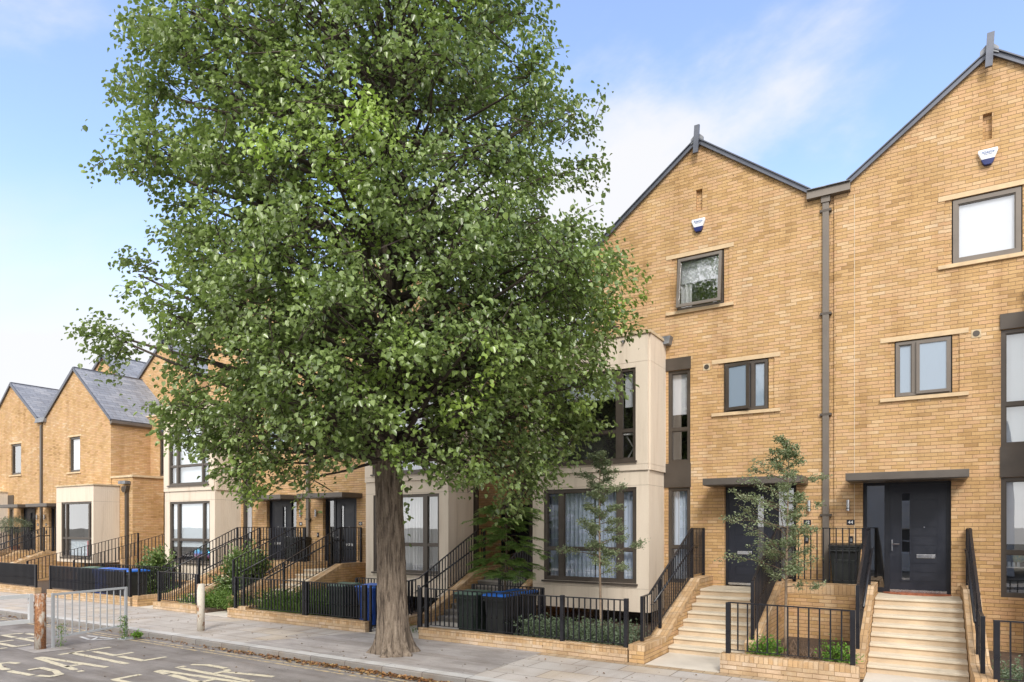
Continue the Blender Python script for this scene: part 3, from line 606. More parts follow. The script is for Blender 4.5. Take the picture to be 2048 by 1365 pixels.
def house(A, m, number, label, zb=9.57, has_alarm=True, bays=True):
    X = lambda o: A + m * o
    h = thing('terraced_house', label, 'house', (X(2.88), YF, 0), 'three storey terraced brick houses')
    o1 = 5.73; zr = 11.72; k = (11.72 - 9.87) / (2.88 - .42)
    prof = [(0, 9.80), (.4199, 9.80), (.42, 9.87), (2.88, zr), (o1, zr - k * (o1 - 2.88))]
    hl = [(2.13, 3.51, 7.74, 9.04), (1.13, 2.38, 5.16, 6.33), (3.05, 3.60, 4.02, 6.30), (3.05, 3.60, 1.10, 3.43), (.66, 2.24, 1.08, 3.42)]
    holes = [tuple(sorted((X(a), X(b)))) + (c, d) for a, b, c, d in hl]
    wl = MB(); x0, x1 = sorted((X(0), X(o1)))
    xa0, xa1 = sorted((X(.11), X(o1)))
    hole_wall(wl, xa0, xa1, -.1, zb, YF, holes, depth=.14)
    gable_wall(wl, X, .11, o1, zb, 2.88, zr, [(.11, 9.80)] + prof[1:], YF, slot=(2.76, 2.91, 10.07, 10.59))
    # recessed channel for the shared downpipe
    wl.poly([(X(0), YF + .045, -.1), (X(.11), YF + .045, -.1), (X(.11), YF + .045, 9.80), (X(0), YF + .045, 9.80)]); wl.poly([(X(.11), YF, -.1), (X(.11), YF + .045, -.1), (X(.11), YF + .045, 9.80), (X(.11), YF, 9.80)])
    for xx, zt in ((X(o1), prof[-1][1]), (X(0), 9.5)): wl.poly([(xx, YF + .05, -.1), (xx, 25, -.1), (xx, 25, zt), (xx, YF, zt)])
    wl.poly([(x0, 25, -.1), (x1, 25, -.1), (x1, 25, 9.5), (x0, 25, 9.5)]); wl.poly([(X(.42), 25, 9.5), (X(o1), 25, 9.5), (X(2.88), 25, zr)])
    wl.build('wall', 'brick', h)
    # lintels, sills, brick side strips
    for (a, b, c, d, e, f_) in ((2.25, 3.39, 7.74, 9.04, 2.02, 3.65), (1.25, 2.26, 5.16, 6.33, .99, 2.53)):
        p_, q_ = sorted((X(e), X(f_)))
        box('lintel', 'lintel', h, p_, q_, YF - .012, YF + .10, d + .002, d + .10); box('stone_sill', 'lintel', h, p_, q_, YF - .05, YF + .12, c - .075, c - .002)
        for s0 in (a - .12, b):
            u0, u1 = sorted((X(s0 + .0005), X(s0 + .1195))); box('recessed_brick_strip', 'brick', h, u0, u1, YF + .022, YF + .16, c + .0005, d - .0005)
    # roof
    rf = MB(); roof_slope(rf, X(2.88), zr, X(.36), zr - k * 2.52, YF - .03, 25.1); roof_slope(rf, X(2.88), zr, X(o1 + .12), zr - k * (o1 + .12 - 2.88), YF - .03, 25.1)
    ro = rf.build('roof', 'slate', h)
    vt = MB()
    for (oa, ob) in ((2.88, .36), (2.88, o1 + .14)):
        za, zb_ = zr + .01, zr - k * abs(ob - 2.88) + .01
        vt.bar((X(oa), YF - .055, za + .02), (X(ob), YF - .055, zb_ + .02), .05, .10)
        vt.bar((X(oa), YF - .07, za + .075), (X(ob), YF - .07, zb_ + .075), .09, .022)
    vt.build('verge_trim', 'zinc', h)
    finial(h, X(2.86), zr + .08, YF - .05)
    # windows
    a, b = sorted((X(2.25), X(3.39)))
    return h, X
def finish_house(h, X, number, plate='inner', al=True):
    m = 1 if X(1) > X(0) else -1
    if al: alarm(h, X(2.84), 9.72, YF)
    v = box('vent', 'coping', h, X(2.655) - .08, X(2.655) + .08, YF - .012, YF - .001, 6.21, 6.37); vm = MB()
    vm.tube([(X(2.655), YF - .018, 6.29), (X(2.655), YF - .012, 6.29)], .06, 14); vm.build('vent_grille', 'bronze', v)
    for z_, z2 in ((6.30, 6.60), (3.43, 4.02)):
        p0, p1 = sorted((X(3.035), X(3.70))); pn = box('metal_panel', 'bronze', h, p0, p1, YF - .03, YF - .002, z_ + .003, z2)
    w1 = window(h, X(3.05), X(3.60), 4.02, 6.30, YF + .03, trans=(4.85,), fw=.075)
    w2 = window(h, X(3.05), X(3.60), 1.10, 3.43, YF + .03, trans=(1.97,), fw=.075)
    front_door(h, X, number, plate=plate, mirror=m); canopy(h, X)
    bay(h, X)
    return w1, w2
def gutter_and_pipe(h, A):
    g = MB().prism([(-.09 + YF, 9.87), (-.13 + YF, 9.68), (YF - .002, 9.68), (YF - .002, 9.87)], 'x', A - .43, A + .43)
    go = g.build('gutter', 'bronze_lt', h); MB().box(A - .43, A + .43, YF - .14, YF, 9.871, 9.885).build('gutter_lip', 'lead', go)
    MB().box(A - .12, A + .01, YF - .06, YF + .03, .2, 9.55).build('downpipe', 'bronze_lt', h, bev=.006)
    pj = MB()
    for z_ in (9.35, 7.1, 4.9, 2.7): pj.box(A - .17, A + .06, YF - .064, YF + .04, z_, z_ + .05)
    pj.build('pipe_bracket', 'bronze', h); MB().box(A - .145, A + .035, YF - .08, YF + .02, 9.551, 9.679).build('pipe_outlet', 'bronze_lt', h)

A1, A2 = -1.79, -18.16
fr = 'bronze'
# --- number 44
h44, X = house(A1, 1, '44', 'brick gabled house at right with door numbered 44 and full white top blind')
w1, w2 = finish_house(h44, X, '44')
wt = window(h44, X(2.27), X(3.37), 7.76, 9.02, YF + .02, mat='bronze_lt', fw=.085); blind(wt, X(2.32), X(3.33), 7.8, 8.95, YF + .10)
wf = window(h44, X(1.27), X(2.24), 5.18, 6.31, YF + .02, mulls=(X(1.60),), glass='frosted', mat='bronze_lt', fw=.06)
sash = MB(); yy = YF - .03
for q in ((X(1.64), X(1.70), 5.20, 6.28), (X(2.16), X(2.22), 5.20, 6.28), (X(1.70), X(2.16), 6.22, 6.28), (X(1.70), X(2.16), 5.20, 5.26)): sash.box(q[0], q[1], yy, yy + .05, q[2], q[3])
so = sash.build('sash', 'bronze_lt', wf); MB().box(X(1.70), X(2.16), yy + .02, yy + .03, 5.26, 6.22).build('sash_pane', 'frosted', wf)
blind(w2, X(3.12), X(3.54), 2.15, 3.36, YF + .16); blind(w1, X(3.12), X(3.54), 4.08, 6.24, YF + .18, 'blind_blue')
window(h44, X(4.01), X(6.50), 1.12, 3.41, YB + .03, mulls=(X(4.5), X(6.04)), trans=(1.92,), sill=True, roomd=.98); window(h44, X(4.01), X(6.50), 4.03, 6.23, YB - .01, mulls=(X(4.5), X(6.04)), trans=(4.78,), sill=True, roomd=.98)
t = thing('toy_shelf', 'white framed shelf with small pale blue pots behind a window right of door 44', 'shelf', (1.55, YF + .4, 1.2))
MB().box(1.28, 1.80, YF + .25, YF + .55, 1.66, 1.68).build('shelf_board', 'white_m', t)
for xx in (1.29, 1.78): MB().bar((xx, YF + .3, 1.2), (xx + .03, YF + .3, 1.66), .02, .02).build('leg', 'white_m', t)
for i in range(4): MB().tube([(1.34 + i * .075, YF + .33, 1.682), (1.34 + i * .075, YF + .33, 1.78)], [.03, .022], 10).build('pot', 'blind_blue', t)
import bmesh
bm = bmesh.new(); bmesh.ops.create_uvsphere(bm, u_segments=20, v_segments=14, radius=.12); me = bpy.data.meshes.new('globe'); bm.to_mesh(me); bm.free(); me.materials.append(M['toy'])
for p in me.polygons: p.use_smooth = True
o = bpy.data.objects.new('globe', me); C.objects.link(o); o.location = (1.58, YF + .45, 1.87); tag(o, 'teal globe on the shelf behind the narrow lower window of number 44', 'globe')
gutter_and_pipe(h44, A1)
jt = box('movement_joint', 'stone', h44, X(.50), X(.508), YF - .003, YF - .0005, 1.3, 9.6)
# --- number 42
h42, X = house(A1, -1, '42', 'brick gabled house left of number 44 with tilted open top window and alarm box')
w1, w2 = finish_house(h42, X, '42')
wt = window(h42, X(2.27), X(3.37), 7.76, 9.02, YF + .04, fw=.05); blind(wt, X(2.33), X(3.31), 8.45, 8.95, YF + .15)
x0_, x1_ = X(3.35), X(2.29); sash = MB(); zt_, zb_ = 9.0, 7.78; tilt = .16
def tq(z): return YF + .03 - tilt * (zt_ - z) / (zt_ - zb_)
for (a, b, c, d) in ((x0_, x0_ + .07, zb_, zt_), (x1_ - .07, x1_, zb_, zt_), (x0_ + .07, x1_ - .07, zt_ - .07, zt_), (x0_ + .07, x1_ - .07, zb_, zb_ + .07)):
    sash.prism([(tq(c), c), (tq(c) - .055, c), (tq(d) - .055, d), (tq(d), d)], 'x', a, b)
sash.build('sash', 'bronze_lt', wt); MB().poly([(x0_ + .07, tq(zb_) - .02, zb_ + .05), (x1_ - .07, tq(zb_) - .02, zb_ + .05), (x1_ - .07, tq(zt_) - .02, zt_ - .05), (x0_ + .07, tq(zt_) - .02, zt_ - .05)]).build('sash_pane', 'glass', wt)
curtain(X(3.33), X(3.08), 7.78, 8.95, YF + .2, 'white curtain gathered at left of the tilted top floor window', 'curtain', seed=3)
wf = window(h42, X(1.27), X(2.24), 5.18, 6.31, YF + .02, mulls=(X(1.60),), glass='frosted', fw=.06)
sash = MB()
sa = MB(); hx, hy = X(2.20), YF - .02; ang = R(12); L_ = .56
def sp_(t, dz): return (hx + math.cos(ang) * t, hy - math.sin(ang) * t, dz)
for (ta, tb, za, zb_) in ((0, .07, 5.2, 6.28), (L_ - .07, L_, 5.2, 6.28), (.07, L_ - .07, 6.21, 6.28), (.07, L_ - .07, 5.2, 5.27)):
    p, q = sp_(ta, 0), sp_(tb, 0); sa.prism([(p[0], p[1]), (q[0], q[1]), (q[0] + math.sin(ang) * .05, q[1] + .05), (p[0] + math.sin(ang) * .05, p[1] + .05)], 'z', za, zb_)
sa.build('sash', 'bronze', wf); p, q = sp_(.05, 0), sp_(L_ - .05, 0); MB().poly([(p[0], p[1] + .02, 5.25), (q[0], q[1] + .02, 5.25), (q[0], q[1] + .02, 6.23), (p[0], p[1] + .02, 6.23)]).build('sash_pane', 'frosted', wf)
blind(w1, X(3.54), X(3.12), 5.25, 6.22, YF + .16)
curtain(X(3.54), X(3.15), 1.15, 3.38, YF + .22, 'pale blue curtain behind the narrow window beside the door of number 42', 'curtain_blue', seed=5)
b42 = window(h42, X(6.50), X(4.01), 1.12, 3.41, YB + .03, mulls=((-7.88, -7.73), (-6.31, -6.16)), trans=(1.92,), fw=.09, sill=True, roomd=.98)
b42u = window(h42, X(6.50), X(4.01), 4.03, 6.23, YB - .01, mulls=((-7.88, -7.73), (-6.31, -6.16)), trans=(4.75,), fw=.07, sill=True, roomd=.98)
curtain(-8.25, -7.02, 1.14, 3.36, YB + .28, 'pale blue curtain, left half of the lower bay window of number 42', 'curtain_blue', seed=1)
curtain(-6.98, -5.85, 1.14, 3.36, YB + .28, 'pale blue curtain, right half of the lower bay window of number 42', 'curtain_blue', seed=2)
blind(b42u, -6.13, -5.88, 5.35, 6.2, YB + .14); blind(b42u, -7.70, -6.34, 5.60, 6.2, YB + .14, 'blind_blue'); blind(b42u, -8.2, -7.92, 5.3, 6.2, YB + .14)
# --- number 40
h40, X = house(A2, 1, '40', 'brick gabled house mostly hidden by the big tree, door numbered 40')
w1, w2 = finish_house(h40, X, '40', plate='outer', al=False)
window(h40, X(2.27), X(3.37), 7.76, 9.02, YF + .04); window(h40, X(1.27), X(2.24), 5.18, 6.31, YF + .02, mulls=(X(1.60),), glass='frosted')
m1, m2 = (X(4.35), X(4.50)), (X(5.90), X(6.06))
b40 = window(h40, X(4.01), X(6.50), 1.12, 3.41, YB + .03, mulls=(m1, m2), trans=(1.95,), fw=.07, sill=True, roomd=.98)
b40u = window(h40, X(4.01), X(6.50), 4.03, 6.23, YB - .01, mulls=(m1, m2), trans=(4.75,), fw=.07, sill=True, roomd=.98)
curtain(X(4.05), X(6.46), 1.14, 3.36, YB + .28, 'white sheer curtain filling the lower bay window right of the big tree trunk', 'curtain', seed=8, pitch=.13)
curtain(X(4.05), X(6.46), 4.05, 6.2, YB + .26, 'white sheer curtain in the upper bay window right of the big tree trunk', 'curtain_blue', seed=9, pitch=.13)
gutter_and_pipe(h40, A2)
# --- number 38
h38, X = house(A2, -1, '38', 'brick gabled house left of the trunk with tall beige bay and balloons in its window')
w1, w2 = finish_house(h38, X, '38', al=False)
window(h38, X(2.27), X(3.37), 7.76, 9.02, YF + .04); window(h38, X(1.27), X(2.24), 5.18, 6.31, YF + .02, mulls=(X(1.60),), glass='frosted')
blind(w2, X(3.54), X(3.12), 1.16, 3.38, YF + .16)
m1, m2 = (X(4.37), X(4.47)), (X(5.92), X(6.05))
b38 = window(h38, X(6.50), X(4.01), 1.12, 3.41, YB + .03, mulls=(m1, m2), trans=(1.97,), fw=.07, sill=True, roomd=.98)
b38u = window(h38, X(6.50), X(4.01), 4.03, 6.23, YB - .01, mulls=(m1, m2), trans=(4.75,), fw=.07, sill=True, roomd=.98)
blind(b38, X(6.44), X(4.07), 1.72, 3.36, YB + .13, 'blind_blue'); blind(b38u, X(6.44), X(4.07), 4.10, 6.2, YB + .16, 'blind_blue')
for k, (bx_, bz_) in enumerate(((X(5.06), 1.44), (X(4.52), 1.42))):
    me = bpy.data.meshes.new('balloon'); import bmesh as _bm
    bm = _bm.new(); _bm.ops.create_uvsphere(bm, u_segments=20, v_segments=12, radius=.235)
    for v in bm.verts:
        if v.co.z < -.05: v.co.x *= 1 - (-v.co.z - .05) * 1.6; v.co.y *= 1 - (-v.co.z - .05) * 1.6
        v.co.y *= .6
    bm.to_mesh(me); bm.free(); me.materials.append(M['balloon'])
    for p in me.polygons: p.use_smooth = True
    o = bpy.data.objects.new('balloon', me); C.objects.link(o); o.location = (bx_, YB + .13 + .0, bz_); ORG[o] = Vector(o.location)
    o.location.y = YB + .26
    tag(o, ('larger' if k == 0 else 'right-hand') + ' shiny blue and pink foil balloon inside the bay window of number 38', 'balloon', 'foil balloons in the window')
# --- recessed links between the houses
def link(x0, x1, label, zt=7.6, y=17.9, gate=True, slit=None, pipe=None):
    h = thing('side_building', label, 'building', ((x0 + x1) / 2, y, 0)); wl = MB(); holes = []
    if gate: holes.append(gate + (1.08, 3.15))
    if slit: holes.append(slit)
    hole_wall(wl, x0, x1, -.1, zt, y, holes, depth=.12); wl.poly([(x0, y, zt), (x1, y, zt), (x1, 25, zt), (x0, 25, zt)]); wl.poly([(x0, 25, 0), (x1, 25, 0), (x1, 25, zt), (x0, 25, zt)])
    wl.poly([(x0, y, -.1), (x0, 25, -.1), (x0, 25, zt), (x0, y, zt)]); wl.poly([(x1, y, -.1), (x1, 25, -.1), (x1, 25, zt), (x1, y, zt)])
    wl.build('wall', 'brick', h); box('coping', 'coping', h, x0, x1, y - .05, y + .3, zt + .002, zt + .07)
    if gate:
        g0, g1 = gate; gm = MB(); fwd = .05
        gm.box(g0, g0 + fwd, y + .03, y + .08, 1.1, 3.13).box(g1 - fwd, g1, y + .03, y + .08, 1.1, 3.13).box(g0 + fwd, g1 - fwd, y + .03, y + .08, 3.07, 3.13).box(g0 + fwd, g1 - fwd, y + .03, y + .08, 1.1, 1.2).box(g0 + fwd, g1 - fwd, y + .03, y + .08, 2.2, 2.26)
        n_ = int((g1 - g0) / .1)
        go = gm.build('gate', 'black', h)
        for i in range(1, n_): MB().box(g0 + i * (g1 - g0) / n_ - .01, g0 + i * (g1 - g0) / n_ + .01, y + .045, y + .065, 1.2, 3.07).build('gate_bar', 'black', go)
        box('porch', 'room_dk', h, g0 - .1, g1 + .1, y + 1.2, y + 1.25, 1.0, 3.3)
    if slit: window(h, slit[0], slit[1], slit[2], slit[3], y + .03, fw=.08)
    if pipe: MB().box(pipe - .05, pipe + .05, y - .1, y - .01, .2, zt - .3).build('downpipe', 'bronze', h)
    return h
l1 = link(-12.43, -7.52, 'recessed brick link with black barred gate between numbers 40 and 42', gate=(-11.45, -10.35), pipe=-10.28, slit=(-12.2, -11.75, 4.2, 6.3))
MB().box(-11.36, -11.24, 16.27, 16.39, .9, 6.9).build('downpipe', 'bronze', l1)
l2 = link(-32.0, -23.9, 'recessed brick link left of number 38 with narrow dark window', gate=None, slit=(-30.2, -29.55, 4.8, 6.5))
box('metal_panel', 'bronze', l2, -30.25, -29.0, 17.86, 17.898, 6.502, 7.35); alarm(l2, -29.75, 6.95, 17.86)

# --- two storey houses at left
def low_house(xl, xr, xr_ridge, m, label, zr=9.9):
    h = thing('terraced_house', label, 'house', ((xl + xr) / 2, YF, 0), 'two storey terraced brick houses at far left')
    Xv = -37.3; X = lambda o: Xv + m * o
    ze_in, ze_out = 7.85, 7.28; hw = abs(xr_ridge - Xv)
    k = (zr - ze_in) / (hw - .42); oo = 6.35
    prof = [(.06, 7.62), (.4199, 7.62), (.42, ze_in), (hw, zr), (oo, zr - .815 * (oo - hw))]
    hl = [(2.66, 3.66, 5.04, 6.70), (.66, 2.24, 1.08, 3.42), (3.05, 3.60, 1.10, 3.43)] if m > 0 else [(2.24, 3.36, 5.15, 6.75), (.66, 2.24, 1.08, 3.42), (3.05, 3.6, 1.1, 3.43)]
    holes = [tuple(sorted((X(a), X(b)))) + (c, d) for a, b, c, d in hl]
    wl = MB(); x0, x1 = sorted((X(.06), X(oo))); hole_wall(wl, x0, x1, -.1, 7.2, YF, holes); gable_wall(wl, X, .06, oo, 7.2, hw, zr, prof, YF)
    zo = prof[-1][1]
    for xx, zt in ((X(oo), zo), (X(.06), 7.2)): wl.poly([(xx, YF, -.1), (xx, 23, -.1), (xx, 23, zt), (xx, YF, zt)])
    wl.poly([(x0, 23, -.1), (x1, 23, -.1), (x1, 23, 7.2), (x0, 23, 7.2)]); wl.build('wall', 'brick', h)
    rf = MB(); roof_slope(rf, X(hw), zr, X(.38), ze_in, YF - .04, 23.1); roof_slope(rf, X(hw), zr, X(oo + .1), zo - .08, YF - .04, 23.1); ro = rf.build('roof', 'slate', h)
    MB().bar((X(hw), YF - .06, zr + .06), (X(hw), 23, zr + .06), .16, .07).build('ridge_tile', 'zinc', ro)
    vt = MB(); vt.bar((X(hw), YF - .065, zr), (X(.38), YF - .065, ze_in), .05, .14); vt.bar((X(hw), YF - .065, zr), (X(oo + .1), YF - .065, zo - .08), .05, .10); vt.build('verge_trim', 'zinc', h)
    if m > 0:
        MB().prism([(X(oo) + .005, zo - .05), (X(oo) + .15, zo - .08), (X(oo) + .15, zo - .2), (X(oo) + .005, zo - .28)], 'y', YF - .05, 23).build('gutter', 'bronze_lt', h)
    a, b, c, d = hl[0]; p_, q_ = sorted((X(a), X(b)))
    wnd = window(h, p_ + .02, q_ - .02, c + .02, d - .02, YF + .05, fw=.07)
    if m > 0: blind(wnd, p_ + .1, q_ - .1, c + .1, d - .1, YF + .16)
    box('lintel', 'lintel', h, p_ - .16, q_ + .12, YF - .012, YF + .1, d + .002, d + .09); box('stone_sill', 'lintel', h, p_ - .16, q_ + .12, YF - .05, YF + .1, c - .075, c - .002)
    window(h, X(3.05), X(3.60), 1.1, 3.43, YF + .03, fw=.075); box('metal_panel', 'bronze', h, *sorted((X(3.03), X(3.66))), YF - .03, YF - .002, 3.435, 4.1)
    front_door(h, X, '34' if m > 0 else '32'); canopy(h, X)
    return h, X
hL, X = low_house(-37.3, -30.95, -34.15, 1, 'two storey brick house with slate roof beside number 38 and low beige bay')
def low_bay(h, x0, x1):
    bk = MB(); a, b = x0 + .45, x1 - .16; hole_wall(bk, x0 + .02, x1 - .02, .9, 4.25, YB + .02, [(a, b, 1.12, 3.53)], depth=.1)
    for xx in (x0 + .02, x1 - .02): bk.poly([(xx, YB + .02, .9), (xx, 17.4, .9), (xx, 17.4, 4.25), (xx, YB + .02, 4.25)])
    bk.poly([(x0, YB + .02, .9), (x1, YB + .02, .9), (x1, 17.4, .9), (x0, 17.4, .9)]); bb = bk.build('bay', 'cladback', h); p = MB()
    p.box(x0, a, YB, YB + .019, .9, 3.547).box(b, x1, YB, YB + .019, .9, 3.547).box(x0, b, YB, YB + .019, 3.553, 4.24).box(b + .006, x1, YB, YB + .019, 3.553, 4.24).box(a, b, YB, YB + .019, .9, 1.12)
    for sx, sg in ((x0, -1), (x1, 1)):
        yy = YB + .0205
        while yy < YF - .02:
            q0, q1 = sorted((sx - sg * .002, sx - sg * .019))
            for za, zb in ((.9, 3.547), (3.553, 4.24)): p.box(q0, q1, yy, min(yy + .075, YF), za, zb)
            yy += .08
    p.build('cladding', 'clad', bb); MB().box(x0 - .04, x1 + .04, YB - .05, YF, 4.245, 4.30).build('coping', 'coping', bb)
    wd = window(h, a, b, 1.12, 3.53, YB + .03, mulls=((a + .33, a + .44), (b - .32, b - .22)), trans=(1.95,), fw=.06, sill=True, roomd=.98)
    return wd
lw = low_bay(hL, -33.45, -30.24)
blind(lw, -32.4, -30.65, 1.2, 1.9, YB + .13, 'blind_blue')
o = box('notice', 'red_sheet', lw, -30.92, -30.72, YB + .085, YB + .09, 1.15, 1.85)
bx = MB(); bx.box(-30.9, -29.22, YF + .01, 17.5, -.1, 4.62); bo = bx.build('side_extension', 'brick', hL); box('coping', 'coping', bo, -30.94, -29.15, YF - .04, 17.5, 4.622, 4.71)
MB().box(-29.66, -29.50, 16.0, 16.1, .3, 4.05).build('downpipe', 'bronze', hL); MB().prism([(-29.8, 4.06), (-29.78, 4.22), (-29.4, 4.22), (-29.45, 4.06), (-29.5, 3.95), (-29.68, 3.95)], 'y', 15.93, 16.1).build('rain_hopper', 'bronze', hL)
MB().box(-29.9, -29.35, 15.85, 16.08, 4.32, 4.45).build('roof_outlet', 'lead', hL)
MB().box(-37.38, -37.22, YF - .08, YF + .02, .2, 7.5).build('downpipe', 'bronze', hL); MB().prism([(YF - .1, 7.85), (YF - .16, 7.62), (YF, 7.62), (YF, 7.85)], 'x', -37.75, -36.85).build('valley_gutter', 'lead', hL)
hLL, X2 = low_house(-43.65, -37.3, -40.6, -1, 'two storey brick house leftmost in the terrace with slate roof')
low_bay(hLL, -44.4, -41.02)
# --- rear gabled block behind the two storey houses
def rear_house(xr, y, label):
    h = thing('terraced_house', label, 'house', (xr, y, 0), 'tall gabled houses behind the left roofs'); zr = 11.72; k = .752; hw = 2.86
    wl = MB(); wl.poly([(xr - hw, y, -.1), (xr + hw, y, -.1), (xr + hw, y, zr - k * hw), (xr, y, zr), (xr - hw, y, zr - k * hw)])
    for s_ in (-1, 1): wl.poly([(xr + s_ * hw, y, -.1), (xr + s_ * hw, y + 9, -.1), (xr + s_ * hw, y + 9, zr - k * hw), (xr + s_ * hw, y, zr - k * hw)])
    wl.poly([(xr - hw, y + 9, -.1), (xr + hw, y + 9, -.1), (xr + hw, y + 9, zr - k * hw), (xr, y + 9, zr), (xr - hw, y + 9, zr - k * hw)])
    wl.build('wall', 'brick', h); rf = MB(); roof_slope(rf, xr, zr, xr - hw, zr - k * hw, y - .05, y + 9.1); roof_slope(rf, xr, zr, xr + hw, zr - k * hw, y - .05, y + 9.1); ro = rf.build('roof', 'slate', h)
    MB().bar((xr, y - .06, zr + .07), (xr, y + 9, zr + .07), .16, .07).build('ridge_tile', 'zinc', ro)
    vt = MB(); vt.bar((xr, y - .08, zr), (xr - hw, y - .08, zr - k * hw), .05, .14); vt.bar((xr, y - .08, zr), (xr + hw, y - .08, zr - k * hw), .05, .14); vt.build('verge_trim', 'zinc', h); finial(h, xr, zr + .05, y - .05)
    return h
r1 = rear_house(-37.9, 19.3, 'tall gabled brick house rising behind the left slate roof, metal finial at its peak')
MB().box(-37.6, -37.0, 22.0, 22.6, 11.2, 12.35).build('roof_flue', 'zinc', r1)
rear_house(-32.18, 19.3, 'tall gabled brick house behind, right of the finial gable and partly screened by leaves')

# --- houses on the other side of the street (behind the viewpoint; seen mirrored in the glass)
M['render_wall'] = simple('white_render', (.62, .61, .58), .8, .05, 1)
def opposite(x0, x1, zt, label, roofm='slate'):
    y = -12.0; h = thing('opposite_house', label, 'house', ((x0 + x1) / 2, y, 0), 'houses across the street'); wl = MB(); ho = []; n_ = 3; wd = (x1 - x0) / n_
    for i in range(n_):
        for z in (.9, 3.9): ho.append((x0 + wd * i + wd * .28, x0 + wd * i + wd * .72, z, z + 1.5))
    hole_wall(wl, x0, x1, -.1, zt, y, ho, depth=-.12)
    for xx in (x0, x1): wl.poly([(xx, y, -.1), (xx, y - 8, -.1), (xx, y - 8, zt), (xx, y, zt)])
    wl.poly([(x0, y - 8, -.1), (x1, y - 8, -.1), (x1, y - 8, zt), (x0, y - 8, zt)]); wl.build('wall', 'render_wall', h)
    MB().prism([(y + .3, zt), (y - 4, zt + 2.6), (y - 8.3, zt)], 'x', x0 - .1, x1 + .1).build('roof', roofm, h)
    for a, b, c, d in ho:
        f = MB(); f.box(a, b, y - .10, y - .06, c, c + .06).box(a, b, y - .10, y - .06, d - .06, d).box(a, a + .06, y - .10, y - .06, c + .06, d - .06).box(b - .06, b, y - .10, y - .06, c + .06, d - .06).box(a + .06, b - .06, y - .10, y - .06, (c + d) / 2 - .03, (c + d) / 2 + .03)
        w_ = f.build('window', 'white_m', h); MB().box(a, b, y - .14, y - .12, c, d).build('pane', 'room_dk', w_)
opposite(-6, 4, 6.0, 'white rendered house across the street, opposite doors 42 and 44')
opposite(5.5, 16, 6.4, 'white rendered house across the street, right of the one facing door 44')
opposite(-24, -12, 6.2, 'white rendered house across the street, facing numbers 38 and 40')
# ------------------------------------------------------------------ steps, side walls, terraces, garden walls
def sloped_wall(parent, x0, x1, y0, z0, y1, z1, y2, ystart=None, mat='brick'):
    """side wall of a stair: level from ystart to y0 at z0, rising to z1 at y1, level to y2"""
    x0, x1 = sorted((x0, x1)); ys = ystart if ystart is not None else y0; cz = .105
    pts = [(ys, -.1), (ys, z0 - cz), (y0, z0 - cz), (y1, z1 - cz), (y2, z1 - cz), (y2, -.1)]
    if ys == y0: pts.pop(1)
    w_ = MB().prism(pts, 'x', x0 + .004, x1 - .004).build('side_wall', mat, parent)
    # brick-on-edge coping
    cp = MB(); seq = ([(ys, z0)] if ys != y0 else []) + [(y0, z0), (y1, z1), (y2, z1)]
    low = [(a, b - cz + .001) for a, b in seq]
    cp.prism(seq + low[::-1], 'x', x0 - .003, x1 + .003); o = cp.build('coping', 'brick_edge', w_)
    # orient bricks across: rotate uv so courses run across the wall
    return w_
def steps(name_label, x0, x1, yfoot, n, r, g, yland, walls, mat='stone', rmat='riser', cat='steps', group=None):
    x0, x1 = sorted((x0, x1)); h = thing('front_steps', name_label, cat, ((x0 + x1) / 2, yfoot, 0), group)
    for i in range(n):
        y = yfoot + i * g; z = (i + 1) * r; last = i == n - 1; ye = yland if last else y + g + .03
        t = MB().box(x0 + .002, x1 - .002, y - .025, ye, z - .045, z).build('tread', mat, h, bev=.008)
        MB().box(x0 + .002, x1 - .002, y + .005, y + (g if not last else yland - y) - .0, z - r + .0005, z - .0455).build('riser', rmat, h)
    for wv in walls: sloped_wall(h, *wv)
    return h
def steps_pair(A, m, lbl, outer=(2.44, 2.72)):
    X = lambda o: A + m * o
    return steps(lbl, X(.95), X(outer[0]), 12.83, 8, .135, .31, YF + .119, [(X(outer[0] + .002), X(outer[1]), 12.65, .33, 15.0, 1.31, YF - .002, YW + .003), (X(.948), X(.73), 12.35, .40, 14.75, 1.31, YF - .06, None)], group='stone front steps')
steps_pair(A1, 1, 'pale stone steps up to door 44 with red brown doormat', outer=(2.39, 2.65))
steps_pair(A1, -1, 'pale stone steps up to number 42 right of the tall curtained bay', outer=(2.50, 2.80))
steps_pair(A2, 1, 'stone steps up to number 40 behind the black railings left of the trunk')
steps_pair(A2, -1, 'stone steps up to number 38 behind the middle planter railing')
steps_pair(-37.3, 1, 'stone steps up to the two storey house nearer number 38')
steps_pair(-37.3, -1, 'stone steps up to the leftmost two storey house')
sg = steps('weathered grey stone steps between numbers 40 and 42 up to the barred gate', -10.85, -9.05, 13.9, 8, .135, .31, 17.88, [(-10.86, -11.10, 13.6, .23, 16.0, 1.31, 17.7, 12.4), (-9.04, -8.80, 14.0, .4, 16.0, 1.31, 17.7, None)], 'tread_dark', 'tread_dark', group='stone front steps')
dm = MB(); a_ = [(A1 + 1.75 + .62 * math.cos(t), 16.2 - .42 * math.sin(t)) for t in np.linspace(0, math.pi, 20)]
dm.prism([(x - .1, y) for x, y in a_], 'z', LZ + .002, LZ + .02); o = dm.build('doormat', 'mat', None, org=(A1 + 1.7, 16.0, LZ)); tag(o, 'red brown half round doormat on the top step of number 44', 'doormat')
def terrace(A, lbl):
    h = thing('raised_terrace', lbl, 'terrace', (A, 15.1, 0), 'raised brick terraces between front doors')
    x0, x1 = A - .725, A + .725
    MB().box(x0, x1, 15.1, YF - .065, -.1, 1.075).build('wall', 'brick', h); MB().box(x0, x1, 15.1, 15.315, 1.076, 1.30).build('parapet', 'brick_edge', h); MB().box(x0, x1, 15.32, YF - .065, 1.076, 1.09).build('terrace_floor', 'stone_path', h)
